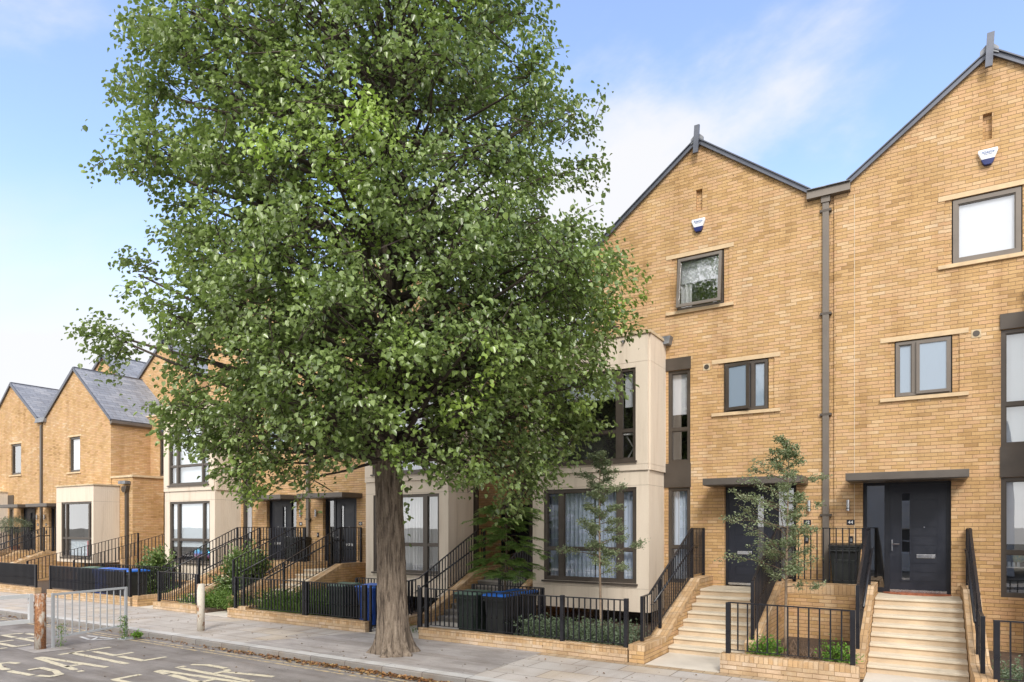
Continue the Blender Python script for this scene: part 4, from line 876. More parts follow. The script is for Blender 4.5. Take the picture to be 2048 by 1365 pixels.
terrace(A1, 'raised brick terrace with a bin on it between doors 42 and 44'); terrace(A2, 'raised brick terrace between doors 38 and 40 behind the photinia bush'); terrace(-37.3, 'raised brick terrace between the doors of the two storey houses')
def garden_wall(x0, x1, lbl, zt=.26, y0=YW, y1=YW + .215, returns=(), mat='brick_low'):
    h = thing('garden_wall', lbl, 'wall', ((x0 + x1) / 2, y0, 0), 'low brick front garden walls')
    MB().box(x0, x1, y0, y1, -.1, zt - .106).build('wall', mat, h); MB().box(x0 - .002, x1 + .002, y0 - .003, y1 + .003, zt - .105, zt).build('coping', 'brick_edge', h)
    for (xa, xb, ya, yb) in returns:
        MB().box(xa, xb, ya, yb, -.1, zt - .106).build('return_wall', mat, h); MB().box(xa - .002, xb + .002, ya, yb, zt - .105, zt).build('return_coping', 'brick_edge', h)
    return h
garden_wall(-9.5, -4.62, 'low brick wall along the pavement in front of number 42', .25)
garden_wall(-4.62, -4.33, 'short brick pier at the foot of the number 42 steps', .33, y1=YW + .002)if False else None
garden_wall(-2.95, -.86, 'low brick wall in front of the planter with the slim young tree', .33)
garden_wall(.86, 5.5, 'low brick wall at the far right corner in front of number 44 bay', .28)
garden_wall(-16.2, -11.1, 'low brick wall in front of number 40 left of the big trunk', .25, returns=[(-16.2, -15.9, YW + .22, 12.5)])
garden_wall(-19.76, -17.6, 'low brick wall of the middle planter behind the rusty bollard', .22)
garden_wall(-26.3, -21.0, 'low brick wall in front of number 38 beyond the white barrier', .26)
garden_wall(-36.2, -27.2, 'low brick wall at the far left edge in front of the two storey house', .26)
garden_wall(-45, -38.6, 'low brick wall past the left edge in front of the leftmost house', .26)
# garden soil, paths
struct(MB().box(-160, 60, 11.72, 26, -.3, -.02).build('garden_ground', 'soil'))
def soil(x0, x1, y0, y1, z): struct(MB().box(x0, x1, y0, y1, -.2, z).build('soil', 'soil'))
soil(-7.4, -4.62, 11.72, 16, .12); soil(-2.5, -1.08, 11.72, 15.09, .16); soil(.9, 5, 11.72, 16, .06); soil(-15.88, -13.3, 11.72, 16, .1); soil(-19.05, -17.45, 11.72, 15.09, .1); soil(-26, -21.1, 13.2, 16, .06)
def path(x0, x1, y0, y1, z=.006): struct(MB().box(x0, x1, y0, y1, -.1, z).build('path', 'stone_path'))
path(-4.28, -2.97, 11.5, 12.9); path(-.84, .59, 11.5, 12.9); path(-17.58, -15.9, 11.5, 12.9); path(-20.9, -19.2, 11.5, 12.9); path(-11.08, -9.52, 11.5, 13.9); path(-9.5, -7.45, 11.72, 13.9); path(-13.2, -11.15, 11.72, 14.5); path(-27.1, -26.32, 11.5, 16); path(-26.3, -21.02, 11.72, 13.2, .02); path(-38.2, -36.3, 11.5, 12.9)
# lower ground wall under the bays: dark recess windows
for X_, hh in ((lambda o: A1 - o, h42), (lambda o: A2 + o, h40), (lambda o: A2 - o, h38)):
    a, b = sorted((X_(4.0), X_(5.6))); box('basement_window', 'bronze', hh, a, b, YF - .02, YF - .002, -.05, .43)

# ------------------------------------------------------------------ railings
barmesh = {}
def railing(pts, label, posts=(), spacing=.122, gap=.06, group='black metal railings', top_t=.02, post_w=.06, name='railing', handrail=None, bw=1):
    """pts: [(x,y,zbase,ztop)...]; posts: list of (x,y,z0,z1)"""
    x, y, z0, z1 = pts[0]; h = thing(name, label, 'railing', (x, y, z0), group)
    tr = MB(); br = MB()
    for a, b in zip(pts, pts[1:]):
        tr.bar((a[0], a[1], a[3]), (b[0], b[1], b[3]), .04, top_t); br.bar((a[0], a[1], a[2] + gap), (b[0], b[1], b[2] + gap), .025, .012)
    tr.build('top_rail', 'black', h); br.build('bottom_rail', 'black', h)
    cnt = 0
    for a, b in zip(pts, pts[1:]):
        ln = math.hypot(b[0] - a[0], b[1] - a[1]); n_ = max(1, int(round(ln / spacing)))
        for i in range(1, n_):
            t = i / n_; px, py = a[0] + (b[0] - a[0]) * t, a[1] + (b[1] - a[1]) * t; zb, zt = a[2] + (b[2] - a[2]) * t + gap, a[3] + (b[3] - a[3]) * t - .008
            if cnt >= 99: break
            cnt += 1
            if 'bar' not in barmesh:
                o = MB().box(-.011, .011, -.011, .011, 0, 1).build('baluster', 'black', None); barmesh['bar'] = o.data; C.objects.unlink(o); bpy.data.objects.remove(o)
            o = bpy.data.objects.new('baluster', barmesh['bar']); C.objects.link(o); o.parent = h; off = ORG[h]
            o.location = (px - off.x, py - off.y, zb - off.z); o.scale = (bw, bw, zt - zb)
    for (px, py, za, zb) in posts: MB().box(px - post_w / 2, px + post_w / 2, py - post_w / 2, py + post_w / 2, za, zb).build('post', 'black', h, bev=.004)
    if handrail:
        hp, mats = handrail; hm = MB().tube(hp, .021, 10); hr = hm.build('handrail', 'black', h, smooth=True)
        # brackets back to the railing plane
        for i in range(0, len(hp)): 
            p = hp[i]; MB().tube([(p[0], p[1], p[2] - .01), (p[0], p[1], p[2] - .05), (pts[0][0], p[1], p[2] - .05)], .008, 6).build('rail_bracket', 'black', hr)
    return h
def stair_rail(x, inside, lbl, start='outer', yb=11.95, xh=None):
    """railing on a stair side wall"""
    s_ = .07 * inside
    if start == 'outer': pts = [(x, yb, .33, 1.16), (x, 12.35, .33, 1.18), (x, 15.1, 1.32, 2.44), (x, 16.05, 1.32, 2.44)]; posts = [(x, yb, .3, 1.17), (x, 12.95, .4, 1.43), (x, 15.1, 1.3, 2.43), (x, 16.03, 1.3, 2.43)]
    else: pts = [(x, 12.5, .47, 1.50), (x, 14.75, 1.32, 2.44), (x, 15.2, 1.32, 2.44)]; posts = [(x, 12.5, .42, 1.50), (x, 15.16, 1.3, 2.43)]
    hp = [(x + s_, 12.4, 1.02), (x + s_, 14.95, 2.04), (x + s_, 15.35, 2.04)] if start == 'outer' else [(x + s_, 12.7, 1.12), (x + s_, 14.95, 2.04), (x + s_, 15.15, 2.04)]
    return railing(pts, lbl, posts, post_w=.06, handrail=(hp, 0))
stair_rail(.72, -1, 'black stair railing with handrail right of the door 44 steps')
stair_rail(-.95, 1, 'black stair railing with handrail left of the door 44 steps', 'inner')
stair_rail(-2.63, -1, 'black stair railing right of the number 42 steps', 'inner')
stair_rail(-4.5, 1, 'black stair railing with handrail left of the number 42 steps beside the bay')
stair_rail(A2 + 2.5, -1, 'long black stair railing right of the number 40 steps', yb=11.62)
stair_rail(A2 + .84, 1, 'black stair railing between the photinia bush and number 40 steps', 'inner')
stair_rail(A2 - .84, -1, 'black stair railing right of the number 38 steps beside the bush', 'inner')
stair_rail(A2 - 2.55, 1, 'long black stair railing left of the number 38 steps across the bay window', yb=11.62)
stair_rail(-37.3 + 2.5, -1, 'black stair railing right of the steps of the nearer two storey house')
stair_rail(-37.3 - 2.5, 1, 'black stair railing left of the leftmost steps')
stair_rail(-37.3 + .84, 1, 'black stair railing left of the nearer two storey house steps', 'inner')
stair_rail(-37.3 - .84, -1, 'black stair railing right of the leftmost steps', 'inner')
railing([(-10.98, 12.45, .23, 1.08), (-10.98, 13.3, .26, 1.15), (-10.98, 16.0, 1.32, 2.40), (-10.98, 16.3, 1.32, 2.40)], 'black railing climbing left of the grey steps to the barred gate', [(-10.98, 12.45, .1, 1.08), (-10.98, 13.6, .2, 1.28), (-10.98, 16.28, 1.3, 2.4)], handrail=([(-10.88, 13.1, .85), (-10.88, 15.9, 1.95), (-10.88, 16.2, 1.95)], 0))
railing([(-8.92, 13.9, .42, 1.4), (-8.92, 15.9, 1.32, 2.40), (-8.92, 17.6, 1.32, 2.40)], 'black railing climbing right of the grey steps to the barred gate', [(-8.92, 13.9, 0, 1.4), (-8.92, 17.6, 1.3, 2.4)])
railing([(-30.4, 12.6, .2, 1.1), (-28.6, 16.0, 1.2, 2.2)], 'black sloping railing in front of the low beige bay at left', [(-30.4, 12.6, 0, 1.1), (-28.6, 16.0, 0, 2.2)])
railing([(-27.4, 12.9, .2, 1.2), (-25.3, 16.4, 1.4, 2.5)], 'black sloping railing left of the red tipped shrub', [(-27.4, 12.9, 0, 1.2)])
for A, l_ in ((A1, 'level black railing across the brick parapet below the number plate 44'), (A2, 'level black railing just behind the photinia bush on top of its brick parapet'), (-37.3, 'level black railing on the terrace at the far left doors')):
    railing([(A - .84, 15.2, 1.31, 2.44), (A + .84, 15.2, 1.31, 2.44)], l_, [])
YR = YW + .11
railing([(-9.36, YR, .25, 1.105), (-7.4, YR, .25, 1.105), (-6.0, YR, .25, 1.11), (-4.68, YR, .25, 1.12)], 'long black railing on the low wall in front of number 42 and its bins', [(-9.36, YR, .0, 1.12), (-6.0, YR, .2, 1.14), (-4.68, YR, .2, 1.15)], post_w=.075)
railing([(-9.4, 13.45, .05, 1.07), (-7.45, 13.45, .05, 1.07), (-7.45, YR + .05, .1, 1.10)], 'black railing round the back and right side of the number 42 bin store', [(-9.4, 13.45, 0, 1.07), (-7.45, 13.45, 0, 1.07)], spacing=.11)
railing([(-2.84, YR, .33, 1.19), (-.95, YR, .33, 1.17)], 'black railing on the brick planter wall in front of the slim young tree', [(-2.84, YR, .3, 1.19), (-.95, YR, .3, 1.18)], spacing=.155, post_w=.075)
railing([(.86, YR, .28, 1.15), (5.4, YR, .28, 1.15)], 'black railing at the bottom right corner in front of number 44 bay', [(.86, YR, .2, 1.16), (3.2, YR, .2, 1.16)], spacing=.155, post_w=.075)
railing([(-16.0, YR, .25, 1.095), (-13.3, YR, .25, 1.09)], 'black railing on the low wall in front of the number 40 garden', [(-16.0, YR, .2, 1.1), (-13.3, YR, .2, 1.1)], post_w=.07)
railing([(-13.2, YR, .25, 1.09), (-11.2, YR, .25, 1.09)], 'black railing hiding the green and blue bins left of the trunk', [(-13.2, YR, .2, 1.09), (-11.2, YR, .0, 1.10)], post_w=.07, spacing=.09, bw=1.25)
railing([(-13.25, 13.4, .05, 1.07), (-11.2, 13.4, .05, 1.07)], 'black railing behind the green and blue bins left of the trunk', [(-13.25, 13.4, 0, 1.07)], spacing=.11)
railing([(-19.62, YR, .22, 1.12), (-17.72, YR, .22, 1.10)], 'black railing on the middle planter wall behind the rusty bollard', [(-19.62, YR, .2, 1.13), (-17.72, YR, .2, 1.11)], spacing=.115, post_w=.07)
railing([(-26.28, YR, .26, 1.085), (-21.5, YR, .26, 1.085)], 'black railing in front of the number 38 bins beyond the barrier', [(-26.28, YR, 0, 1.09), (-21.5, YR, .2, 1.10), (-21.2, YR, .2, 1.16)], post_w=.07, spacing=.09, bw=1.25)
railing([(-36.1, YR, .26, 1.085), (-27.35, YR, .26, 1.085)], 'black railing along the far left wall', [(-27.35, YR, 0, 1.10)], post_w=.07, spacing=.09, bw=1.25)
railing([(-26.2, 13.3, .05, 1.08), (-21.6, 13.3, .05, 1.08)], 'black railing behind the number 38 bins', [(-26.2, 13.3, 0, 1.08), (-21.6, 13.3, 0, 1.08)], spacing=.115)
g_ = railing([(-10.1, YR + .62, .04, 1.08), (-9.52, YR, .04, 1.08)], 'small black garden gate standing ajar right of the trunk', [(-10.1, YR + .62, .05, 1.10), (-9.52, YR, 0, 1.12)], name='garden_gate', group=None, post_w=.05)
g_['category'] = 'gate'
g_ = railing([(-11.05, YR + .02, .04, 1.08), (-10.62, YR + .5, .04, 1.08)], 'small black garden gate left of the trunk beside the blue bin', [(-11.05, YR + .02, .0, 1.10), (-10.62, YR + .5, .05, 1.10)], name='garden_gate', group=None, post_w=.05)
g_['category'] = 'gate'

# ------------------------------------------------------------------ wheelie bins
def wheelie_bin(x, y, z, label, body='bin_green', lid='lid_green', rot=0):
    h = thing('wheelie_bin', label, 'bin', (0, 0, 0), 'wheelie bins'); b = MB()
    def ring(w_, d, zz, oy=0): return [(-w_ / 2, -d / 2 + oy, zz), (w_ / 2, -d / 2 + oy, zz), (w_ / 2, d / 2 + oy, zz), (-w_ / 2, d / 2 + oy, zz)]
    rings = [ring(.44, .50, .05), ring(.53, .62, .90), ring(.58, .68, .90), ring(.58, .68, .96)]
    for r_ in rings: b.v += r_
    for i in range(3):
        for k in range(4): b.f.append((4 * i + k, 4 * i + (k + 1) % 4, 4 * i + 4 + (k + 1) % 4, 4 * i + 4 + k))
    b.f.append((3, 2, 1, 0)); b.f.append((12, 13, 14, 15)); b.box(-.2, .2, -.30, -.27, .15, .7); b.box(-.29, .29, -.35, -.32, .86, .90)
    b.build('body', body, h, bev=.012)
    l_ = MB(); l_.prism([(-.36, .965), (.36, .965), (.36, 1.0), (.2, 1.035), (-.3, 1.01), (-.36, .985)], 'x', -.30, .30); l_.build('lid', lid, h, bev=.01)
    hd = MB().tube([(-.24, .40, .95), (.24, .40, .95)], .016, 8); hd.box(-.25, -.22, .33, .41, .92, .97).box(.22, .25, .33, .41, .92, .97); hd.build('handle', body, h)
    for sx in (-1, 1): MB().tube([(sx * .20, .27, .1), (sx * .26, .27, .1)], .1, 16).build('wheel', 'black', h)
    h.location = (x, y, z); h.rotation_euler = (0, 0, rot); return h
wheelie_bin(-8.62, 12.35, .006, 'dark bin with faded green lid behind the number 42 railing', 'bin_green', 'lid_green')
wheelie_bin(-7.85, 12.35, .006, 'dark bin with blue lid, front one of the number 42 bin store', 'bin_black', 'lid_blue')
wheelie_bin(-7.82, 13.05, .006, 'dark bin with blue lid, rear one of the number 42 bin store', 'bin_black', 'lid_blue')
wheelie_bin(-12.55, 12.3, .006, 'dark green bin with green lid left of the trunk', 'bin_green', 'lid_green')
wheelie_bin(-11.72, 12.45, .006, 'all blue wheelie bin against the trunk left side', 'bin_blue', 'lid_blue')
wheelie_bin(-25.0, 12.3, .02, 'dark bin with green lid in front of number 38', 'bin_green', 'lid_green')
wheelie_bin(-23.9, 12.3, .02, 'blue bodied bin right of the green lidded one in front of number 38', 'bin_blue', 'lid_blue')
wheelie_bin(-23.1, 12.3, .02, 'black bin with blue lid beside the blue bodied bin in front of number 38', 'bin_black', 'lid_blue')
wheelie_bin(-22.3, 12.35, .02, 'black bin with blue lid rightmost in front of number 38', 'bin_black', 'lid_blue')
wheelie_bin(-1.42, 15.7, 1.09, 'black bin on the terrace under the number plate 44', 'bin_black', 'bin_black')
wheelie_bin(-18.3, 15.7, 1.09, 'black bin on the terrace between doors 38 and 40', 'bin_black', 'bin_black')

# ------------------------------------------------------------------ street furniture
def round_post(x, y, z, h_, r_, label, mat, cat='bollard', name='bollard'):
    t = thing(name, label, cat, (x, y, z)); m_ = MB(); m_.tube([(x, y, z - .02), (x + .005, y, z + h_ * .5), (x, y, z + h_)], r_, 20, cap=True); m_.build('post', mat, t, smooth=False)
    for p in t.children[0].data.polygons: p.use_smooth = len(p.vertices) == 4
    MB().tube([(x, y, z + h_ + .001), (x, y, z + h_ + .012)], [r_ * .97, r_ * .85], 20).build('cap', mat, t); return t
pt = round_post(-15.95, 6.85, -.12, 1.16, .105, 'thick rusted barrier post with flaking white paint in the road', 'rust', 'post', 'barrier_post')
round_post(-14.64, 9.68, 0, 1.10, .085, 'rusty cream painted bollard at the pavement edge', 'rust_lt')
ch = MB()
for i in range(6):
    zc = .86 - i * .045; a_ = i % 2; rr_ = .03
    ring_ = [(-15.95 + .0 + (rr_ * math.cos(t) if a_ else 0) - .02, 6.85 - .115 - (0 if a_ else rr_ * math.cos(t)) - .02, zc + rr_ * math.sin(t)) for t in np.linspace(0, 2 * math.pi, 9)]
    ch.tube(ring_, .007, 6, cap=False)
o = ch.build('chain', 'rust', None, org=(-15.95, 6.7, .9)); tag(o, 'short rusty chain hanging on the thick barrier post', 'chain')
t = thing('road_barrier', 'grey galvanised barrier panel of upright bars standing in the road', 'barrier', (-15.8, 7.75, -.12))
P0, P1 = (-15.88, 7.06), (-15.7, 8.5)
def bp(f, z): return (P0[0] + (P1[0] - P0[0]) * f, P0[1] + (P1[1] - P0[1]) * f, z)
MB().bar(bp(0, -.12), bp(0, 1.05), .055, .055).build('stile', 'galv', t, bev=.006); MB().bar(bp(1, -.06), bp(1, 1.08), .055, .055).build('stile', 'galv', t, bev=.006)
MB().bar(bp(0.02, 1.02), bp(.98, 1.06), .045, .045).build('top_bar', 'galv', t); MB().bar(bp(0.02, .10), bp(.98, .20), .04, .04).build('bottom_bar', 'galv', t)
for i in range(1, 11):
    f = .06 + .86 * (i - 1) / 9; MB().tube([bp(f, .12 + .1 * f), bp(f, 1.02)], .013, 8).build('upright_bar', 'galv', t)
MB().box(P1[0] - .15, P1[0] + .15, P1[1] - .12, P1[1] + .12, -.119, -.105).build('base_plate', 'galv', t)
t = thing('barrier_gate', 'white steel barrier gate at the left edge hinged on the thick rusted post', 'gate', (-15.98, 6.7, .4))
g0, g1 = (-15.98, 6.68), (-16.3, 3.6)
def gp(f, z): return (g0[0] + (g1[0] - g0[0]) * f, g0[1] + (g1[1] - g0[1]) * f, z)
MB().bar(gp(0, .45), gp(0, 1.06), .09, .07).build('stile', 'white_gate', t); MB().bar(gp(.01, 1.02), gp(1, 1.02), .06, .08).build('top_bar', 'white_gate', t); MB().bar(gp(.01, .49), gp(1, .52), .06, .08).build('bottom_bar', 'white_gate', t); MB().bar(gp(1, .45), gp(1, 1.06), .09, .07).build('stile', 'white_gate', t)
MB().tube([gp(0, .8), (-15.95, 6.76, .8)], .025, 8).build('hinge', 'rust', t)
struct(MB().poly([(-16.5, 6.6, -.114), (-15.5, 6.55, -.114), (-15.35, 7.2, -.114), (-16.4, 7.3, -.114)]).build('concrete_footing', 'patch'))
wm_ = MB()
for (xa, ya, xb, yb) in ((-16.9, 8.25, -15.9, 8.35), (-16.5, 8.3, -16.2, 8.0), (-16.2, 8.0, -15.9, 8.3), (-16.9, 8.1, -16.3, 8.0)):
    d = Vector((xb - xa, yb - ya)).normalized(); n_ = Vector((-d.y, d.x)) * .035; wm_.poly([(xa + n_.x, ya + n_.y, -.1145), (xb + n_.x, yb + n_.y, -.1145), (xb - n_.x, yb - n_.y, -.1145), (xa - n_.x, ya - n_.y, -.1145)])
o = wm_.build('road_marking', 'wtext', None, org=(-16.4, 8.2, -.12)); tag(o, 'small worn white road mark seen through the grey barrier bars', 'road marking')
# drying rack in the upper bay
t = thing('drying_rack', 'white folding rack with crossed legs inside the upper bay of number 42', 'rack', (-6.0, YB + .5, 3.9))
MB().bar((-6.24, YB + .45, 4.05), (-5.86, YB + .45, 4.70), .02, .03).build('leg', 'white_m', t); MB().bar((-5.86, YB + .5, 4.05), (-6.24, YB + .5, 4.70), .02, .03).build('leg', 'white_m', t); MB().box(-6.28, -5.84, YB + .4, YB + .6, 4.71, 4.74).build('rack_top', 'white_m', t)
# plants --------------------------------------------------------------------
def leaf_mesh(name, mat, pos, dirs, nrm, size, parent=None, org=(0, 0, 0), width=.78, fold=.18, shape='leaf'):
    """pos,dirs,nrm (n,3); size (n,)"""
    n = len(pos); dirs = dirs / np.linalg.norm(dirs, axis=1, keepdims=True); side = np.cross(dirs, nrm); side /= np.linalg.norm(side, axis=1, keepdims=True) + 1e-9; up = np.cross(side, dirs)
    if shape == 'leaf':
        prof = [(0, 0, 0), (.50 * width, .24, fold), (.40 * width, .62, fold), (0, 1.0, -.06), (-.40 * width, .62, fold), (-.50 * width, .24, fold)]; faces = [(0, 1, 2, 3), (0, 3, 4, 5)]
    else:
        prof = [(-.5 * width, 0, 0), (.5 * width, 0, 0), (.3 * width, 1, 0), (-.3 * width, 1, 0)]; faces = [(0, 1, 2, 3)]
    k = len(prof); V = np.zeros((n, k, 3)); sz = size[:, None]
    for i, (a, b, c) in enumerate(prof): V[:, i] = pos + sz * (side * a + dirs * b + up * c)
    off = np.array(ORG[parent]) if parent is not None else np.array(org); V = (V - off).reshape(-1, 3)
    F = np.array(faces); idx = (np.arange(n)[:, None, None] * k + F[None]).reshape(-1, 4)
    me = bpy.data.meshes.new(name); me.vertices.add(len(V)); me.vertices.foreach_set('co', V.ravel()); me.loops.add(idx.size); me.loops.foreach_set('vertex_index', idx.ravel().astype(np.int32))
    me.polygons.add(len(idx)); me.polygons.foreach_set('loop_start', np.arange(0, idx.size, 4, dtype=np.int32)); me.update(calc_edges=True); me.validate(); me.materials.append(M[mat])
    o = bpy.data.objects.new(name, me); C.objects.link(o)
    if parent is not None: o.parent = parent
    else: o.location = Vector(off)
    ORG[o] = Vector(off); return o
def rv(n, s=1.0): return rng.normal(0, s, (n, 3))
# ---- the big street tree
def big_tree():
    bx, by = -8.80, 9.92
    t = thing('street_tree', 'large leafy broadleaf tree with thick furrowed trunk at the pavement edge', 'tree', (bx, by, 0))
    rx = np.array((math.cos(YAW), math.sin(YAW))); fx = np.array((-math.sin(YAW), math.cos(YAW)))
    # trunk
    nz, na = 90, 96; mb = MB(); H = 11.5
    for i in range(nz + 1):
        s_ = i / nz; z = -.05 + H * s_ ** 1.35; r = .270 - .04 * min(1, z / 4) if z < 4 else .230 * max(.10, 1 - (z - 4) / 6.5)
        r += .20 * math.exp(-max(0, z) / .30) * .42; ln = -.035 * min(z, 4.5)
        for j in range(na):
            a = 2 * math.pi * j / na
            root = .16 * math.exp(-max(0, z) / .20) * max(0, math.cos(5 * a + .7 + .6 * math.sin(2 * a))) ** 1.3 + .06 * math.exp(-max(0, z) / .5) * math.cos(3 * a + 2)
            rid = .014 * abs(math.sin(9 * a + 1.2 * math.sin(z * 1.7) + .8 * math.sin(z * 4.1 + a))) + .012 * abs(math.sin(14 * a + 2 * math.sin(z * 2.3 + 1) + math.sin(5 * z))) + .010 * math.sin(7 * a + z * .8) + .006 * random.uniform(-1, 1)
            kn = .05 * math.exp(-((z - 3.95) / .10) ** 2) * max(0, math.cos(a + 1.45 - YAW)) ** 4 - .04 * math.exp(-((z - 3.78) / .05) ** 2) * max(0, math.cos(a + 1.45 - YAW)) ** 8 + .025 * math.exp(-((z - 2.4) / .12) ** 2) * max(0, math.cos(a + .8)) ** 4
            rr_ = r + root + rid * (1 if z < 5 else .3) + kn
            mb.v.append((bx + ln * rx[0] + rr_ * math.cos(a), by + ln * rx[1] + rr_ * math.sin(a), z))
    for i in range(nz):
        for j in range(na): mb.f.append((i * na + j, i * na + (j + 1) % na, (i + 1) * na + (j + 1) % na, (i + 1) * na + j))
    mb.build('trunk', 'bark', t, smooth=True)
    # crown envelope (radius by height, in four directions: left,right,near,far)
    zs = np.array([2.9, 3.4, 3.9, 4.35, 4.95, 5.7, 6.3, 6.9, 7.6, 8.2, 8.8, 9.8, 10.7, 11.7, 12.7, 13.8, 14.8, 15.6])
    Lf = np.array([2.6, 3.0, 3.6, 4.1, 4.4, 4.5, 4.5, 3.85, 4.2, 4.0, 4.6, 4.95, 4.9, 4.7, 4.4, 4.0, 2.8, 1.0])
    Rt = np.array([2.5, 3.0, 3.5, 3.95, 4.05, 4.15, 4.6, 4.65, 4.1, 3.3, 3.15, 3.3, 3.45, 3.2, 2.9, 2.4, 1.7, .7])
    Nr = np.array([1.6, 2.2, 2.8, 3.3, 3.6, 3.8, 3.9, 3.9, 3.8, 3.7, 3.6, 3.5, 3.3, 3.1, 2.9, 2.4, 1.7, .7])
    Fr = Nr * np.array([.62] * 6 + [.95] * 12)
    def env(th, z):
        c_, s_ = np.cos(th), np.sin(th)
        a = np.where(c_ > 0, np.interp(z, zs, Rt), np.interp(z, zs, Lf)); b = np.where(s_ > 0, np.interp(z, zs, Fr), np.interp(z, zs, Nr))
        return 1 / np.sqrt((c_ / a) ** 2 + (s_ / b) ** 2)
    r_ = np.random.default_rng(21); NB = 285; bough = []
    tries = 0
    while len(bough) < NB and tries < 60000:
        tries += 1; z = r_.uniform(3.2, 15.3) if r_.random() < .7 else r_.uniform(3.4, 8.5); th = r_.uniform(0, 2 * math.pi); q = math.sqrt(r_.uniform(.16, .92)); rad = env(np.array(th), z) * q
        if z < 5.0 and rad < 1.3 + (5.0 - z) * .6: continue
        if z < 4.0 and r_.random() < .3: continue
        px = np.array((rad * math.cos(th), rad * math.sin(th), z))
        # thinner, airier crown at upper right
        if px[0] > 1.0 and z > 7.8 and r_.random() < .25: continue
        if all(np.linalg.norm((px - b) * (1, 1, 1.25)) > .80 for b in bough): bough.append(px)
    nmain = len(bough)
    for q in ((-5.55, .2, 6.25), (-5.1, -.3, 6.0), (-5.15, .3, 7.5), (-5.2, 0, 9.4), (-5.1, .3, 11.3), (-4.9, .2, 12.4), (3.55, .3, 10.7), (3.5, .2, 9.5), (3.45, .4, 8.4), (4.25, .3, 7.5), (4.1, .5, 7.0), (4.4, .1, 6.4),
              (3.85, -.1, 5.3), (3.6, .2, 4.5), (-2.4, -.5, 3.6), (-1.6, -.7, 3.45), (-3.2, -.3, 3.9), (-.9, -1.0, 3.9), (1.2, -.5, 3.8), (2.9, -.3, 3.65), (-3.9, 0, 4.3), (.9, -.9, 4.3)): bough.append(np.array(q))
    br = MB(); tw = MB(); P = []; D = []; Nn = []; Sz = []
    def W(p): return (bx + rx[0] * p[0] + fx[0] * p[1], by + rx[1] * p[0] + fx[1] * p[1], p[2])
    attach_z = {}
    for ib, b in enumerate(bough):
        hr = math.hypot(b[0], b[1]); za = max(3.9, b[2] - hr * r_.uniform(.25, .55)); za = min(za, 11.0)
        p0 = np.array((0, 0, za)); pts = []; K = 6
        mid = np.array((b[0] * .5, b[1] * .5, za + (b[2] - za) * .62)) + r_.normal(0, .15, 3)
        for k in range(K + 1):
            u = k / K; q = (1 - u) ** 2 * p0 + 2 * u * (1 - u) * mid + u * u * b; pts.append(W(q + r_.normal(0, .035, 3) * (0 < k < K)))
        r0 = .018 + .012 * hr; br.tube(pts, [r0 * (1 - .8 * k / K) for k in range(K + 1)], 6, cap=False)
        nc = (8 if b[2] > 4.2 else 7) if ib < nmain else 5
        for c in range(nc):
            cp_ = b + r_.normal(0, 1, 3) * ((.38, .38, .27) if ib < nmain else (.26, .26, .20))
            ev = float(env(np.array(math.atan2(cp_[1], cp_[0])), cp_[2])); rc = math.hypot(cp_[0], cp_[1])
            if rc > ev * 1.0 and ib < nmain: cp_[:2] *= ev * r_.uniform(.9, 1.03) / rc
            outd = np.array((cp_[0], cp_[1], 0)); outd /= np.linalg.norm(outd) + 1e-6
            # twig: arching spray with leaves along it
            L2 = r_.uniform(.45, .95); d0 = outd * .8 + r_.normal(0, .45, 3); d0[2] += .25; d0 /= np.linalg.norm(d0); st = b + (cp_ - b) * .25; K2 = 5; tp = []
            q = np.array(cp_) - d0 * L2 * .5
            for k in range(K2 + 1):
                tp.append(q.copy()); q = q + d0 * L2 / K2; d0[2] -= .13; d0 /= np.linalg.norm(d0)
            tw.tube([W(st)] + [W(x) for x in tp], [.011] + [.008 * (1 - .12 * k) for k in range(K2 + 1)], 4, cap=False)
            nl = int(r_.uniform(46, 66)); f = r_.uniform(0, 1, nl) ** .8 * K2; i0 = np.minimum(f.astype(int), K2 - 1); TP = np.array(tp)
            base = TP[i0] + (TP[i0 + 1] - TP[i0]) * (f - i0)[:, None]
            base += r_.normal(0, 1, (nl, 3)) * (.12, .12, .10)
            dd = outd[None] * .55 + r_.normal(0, .55, (nl, 3)); dd[:, 2] -= .55
            nm = r_.normal(0, .42, (nl, 3)) + outd[None] * .45; nm[:, 2] += .85
            P.append(base); D.append(dd); Nn.append(nm); Sz.append(r_.uniform(.055, .122, nl))
    P.append(r_.normal(0, 1, (26, 3)) * (.05, .05, .35) + (.30, -.12, 3.0)); D.append(r_.normal(0, 1, (26, 3)) + (.4, -.2, -.5)); Nn.append(r_.normal(0, .4, (26, 3)) + (0, -.3, .8)); Sz.append(r_.uniform(.08, .12, 26))
    P = np.concatenate(P); D = np.concatenate(D); Nn = np.concatenate(Nn); Sz = np.concatenate(Sz)
    def rot(A, tr=False):
        B = np.empty_like(A); B[:, 0] = rx[0] * A[:, 0] + fx[0] * A[:, 1]; B[:, 1] = rx[1] * A[:, 0] + fx[1] * A[:, 1]; B[:, 2] = A[:, 2]
        if tr: B[:, 0] += bx; B[:, 1] += by
        return B
    br.build('limbs', 'twig_dk', t, smooth=True); tw.build('twigs', 'twig_dk', t)
    print('leaves', len(P))
    leaf_mesh('crown', 'leaf', rot(P, True), rot(D), rot(Nn), Sz, t)
    return t
big_tree()
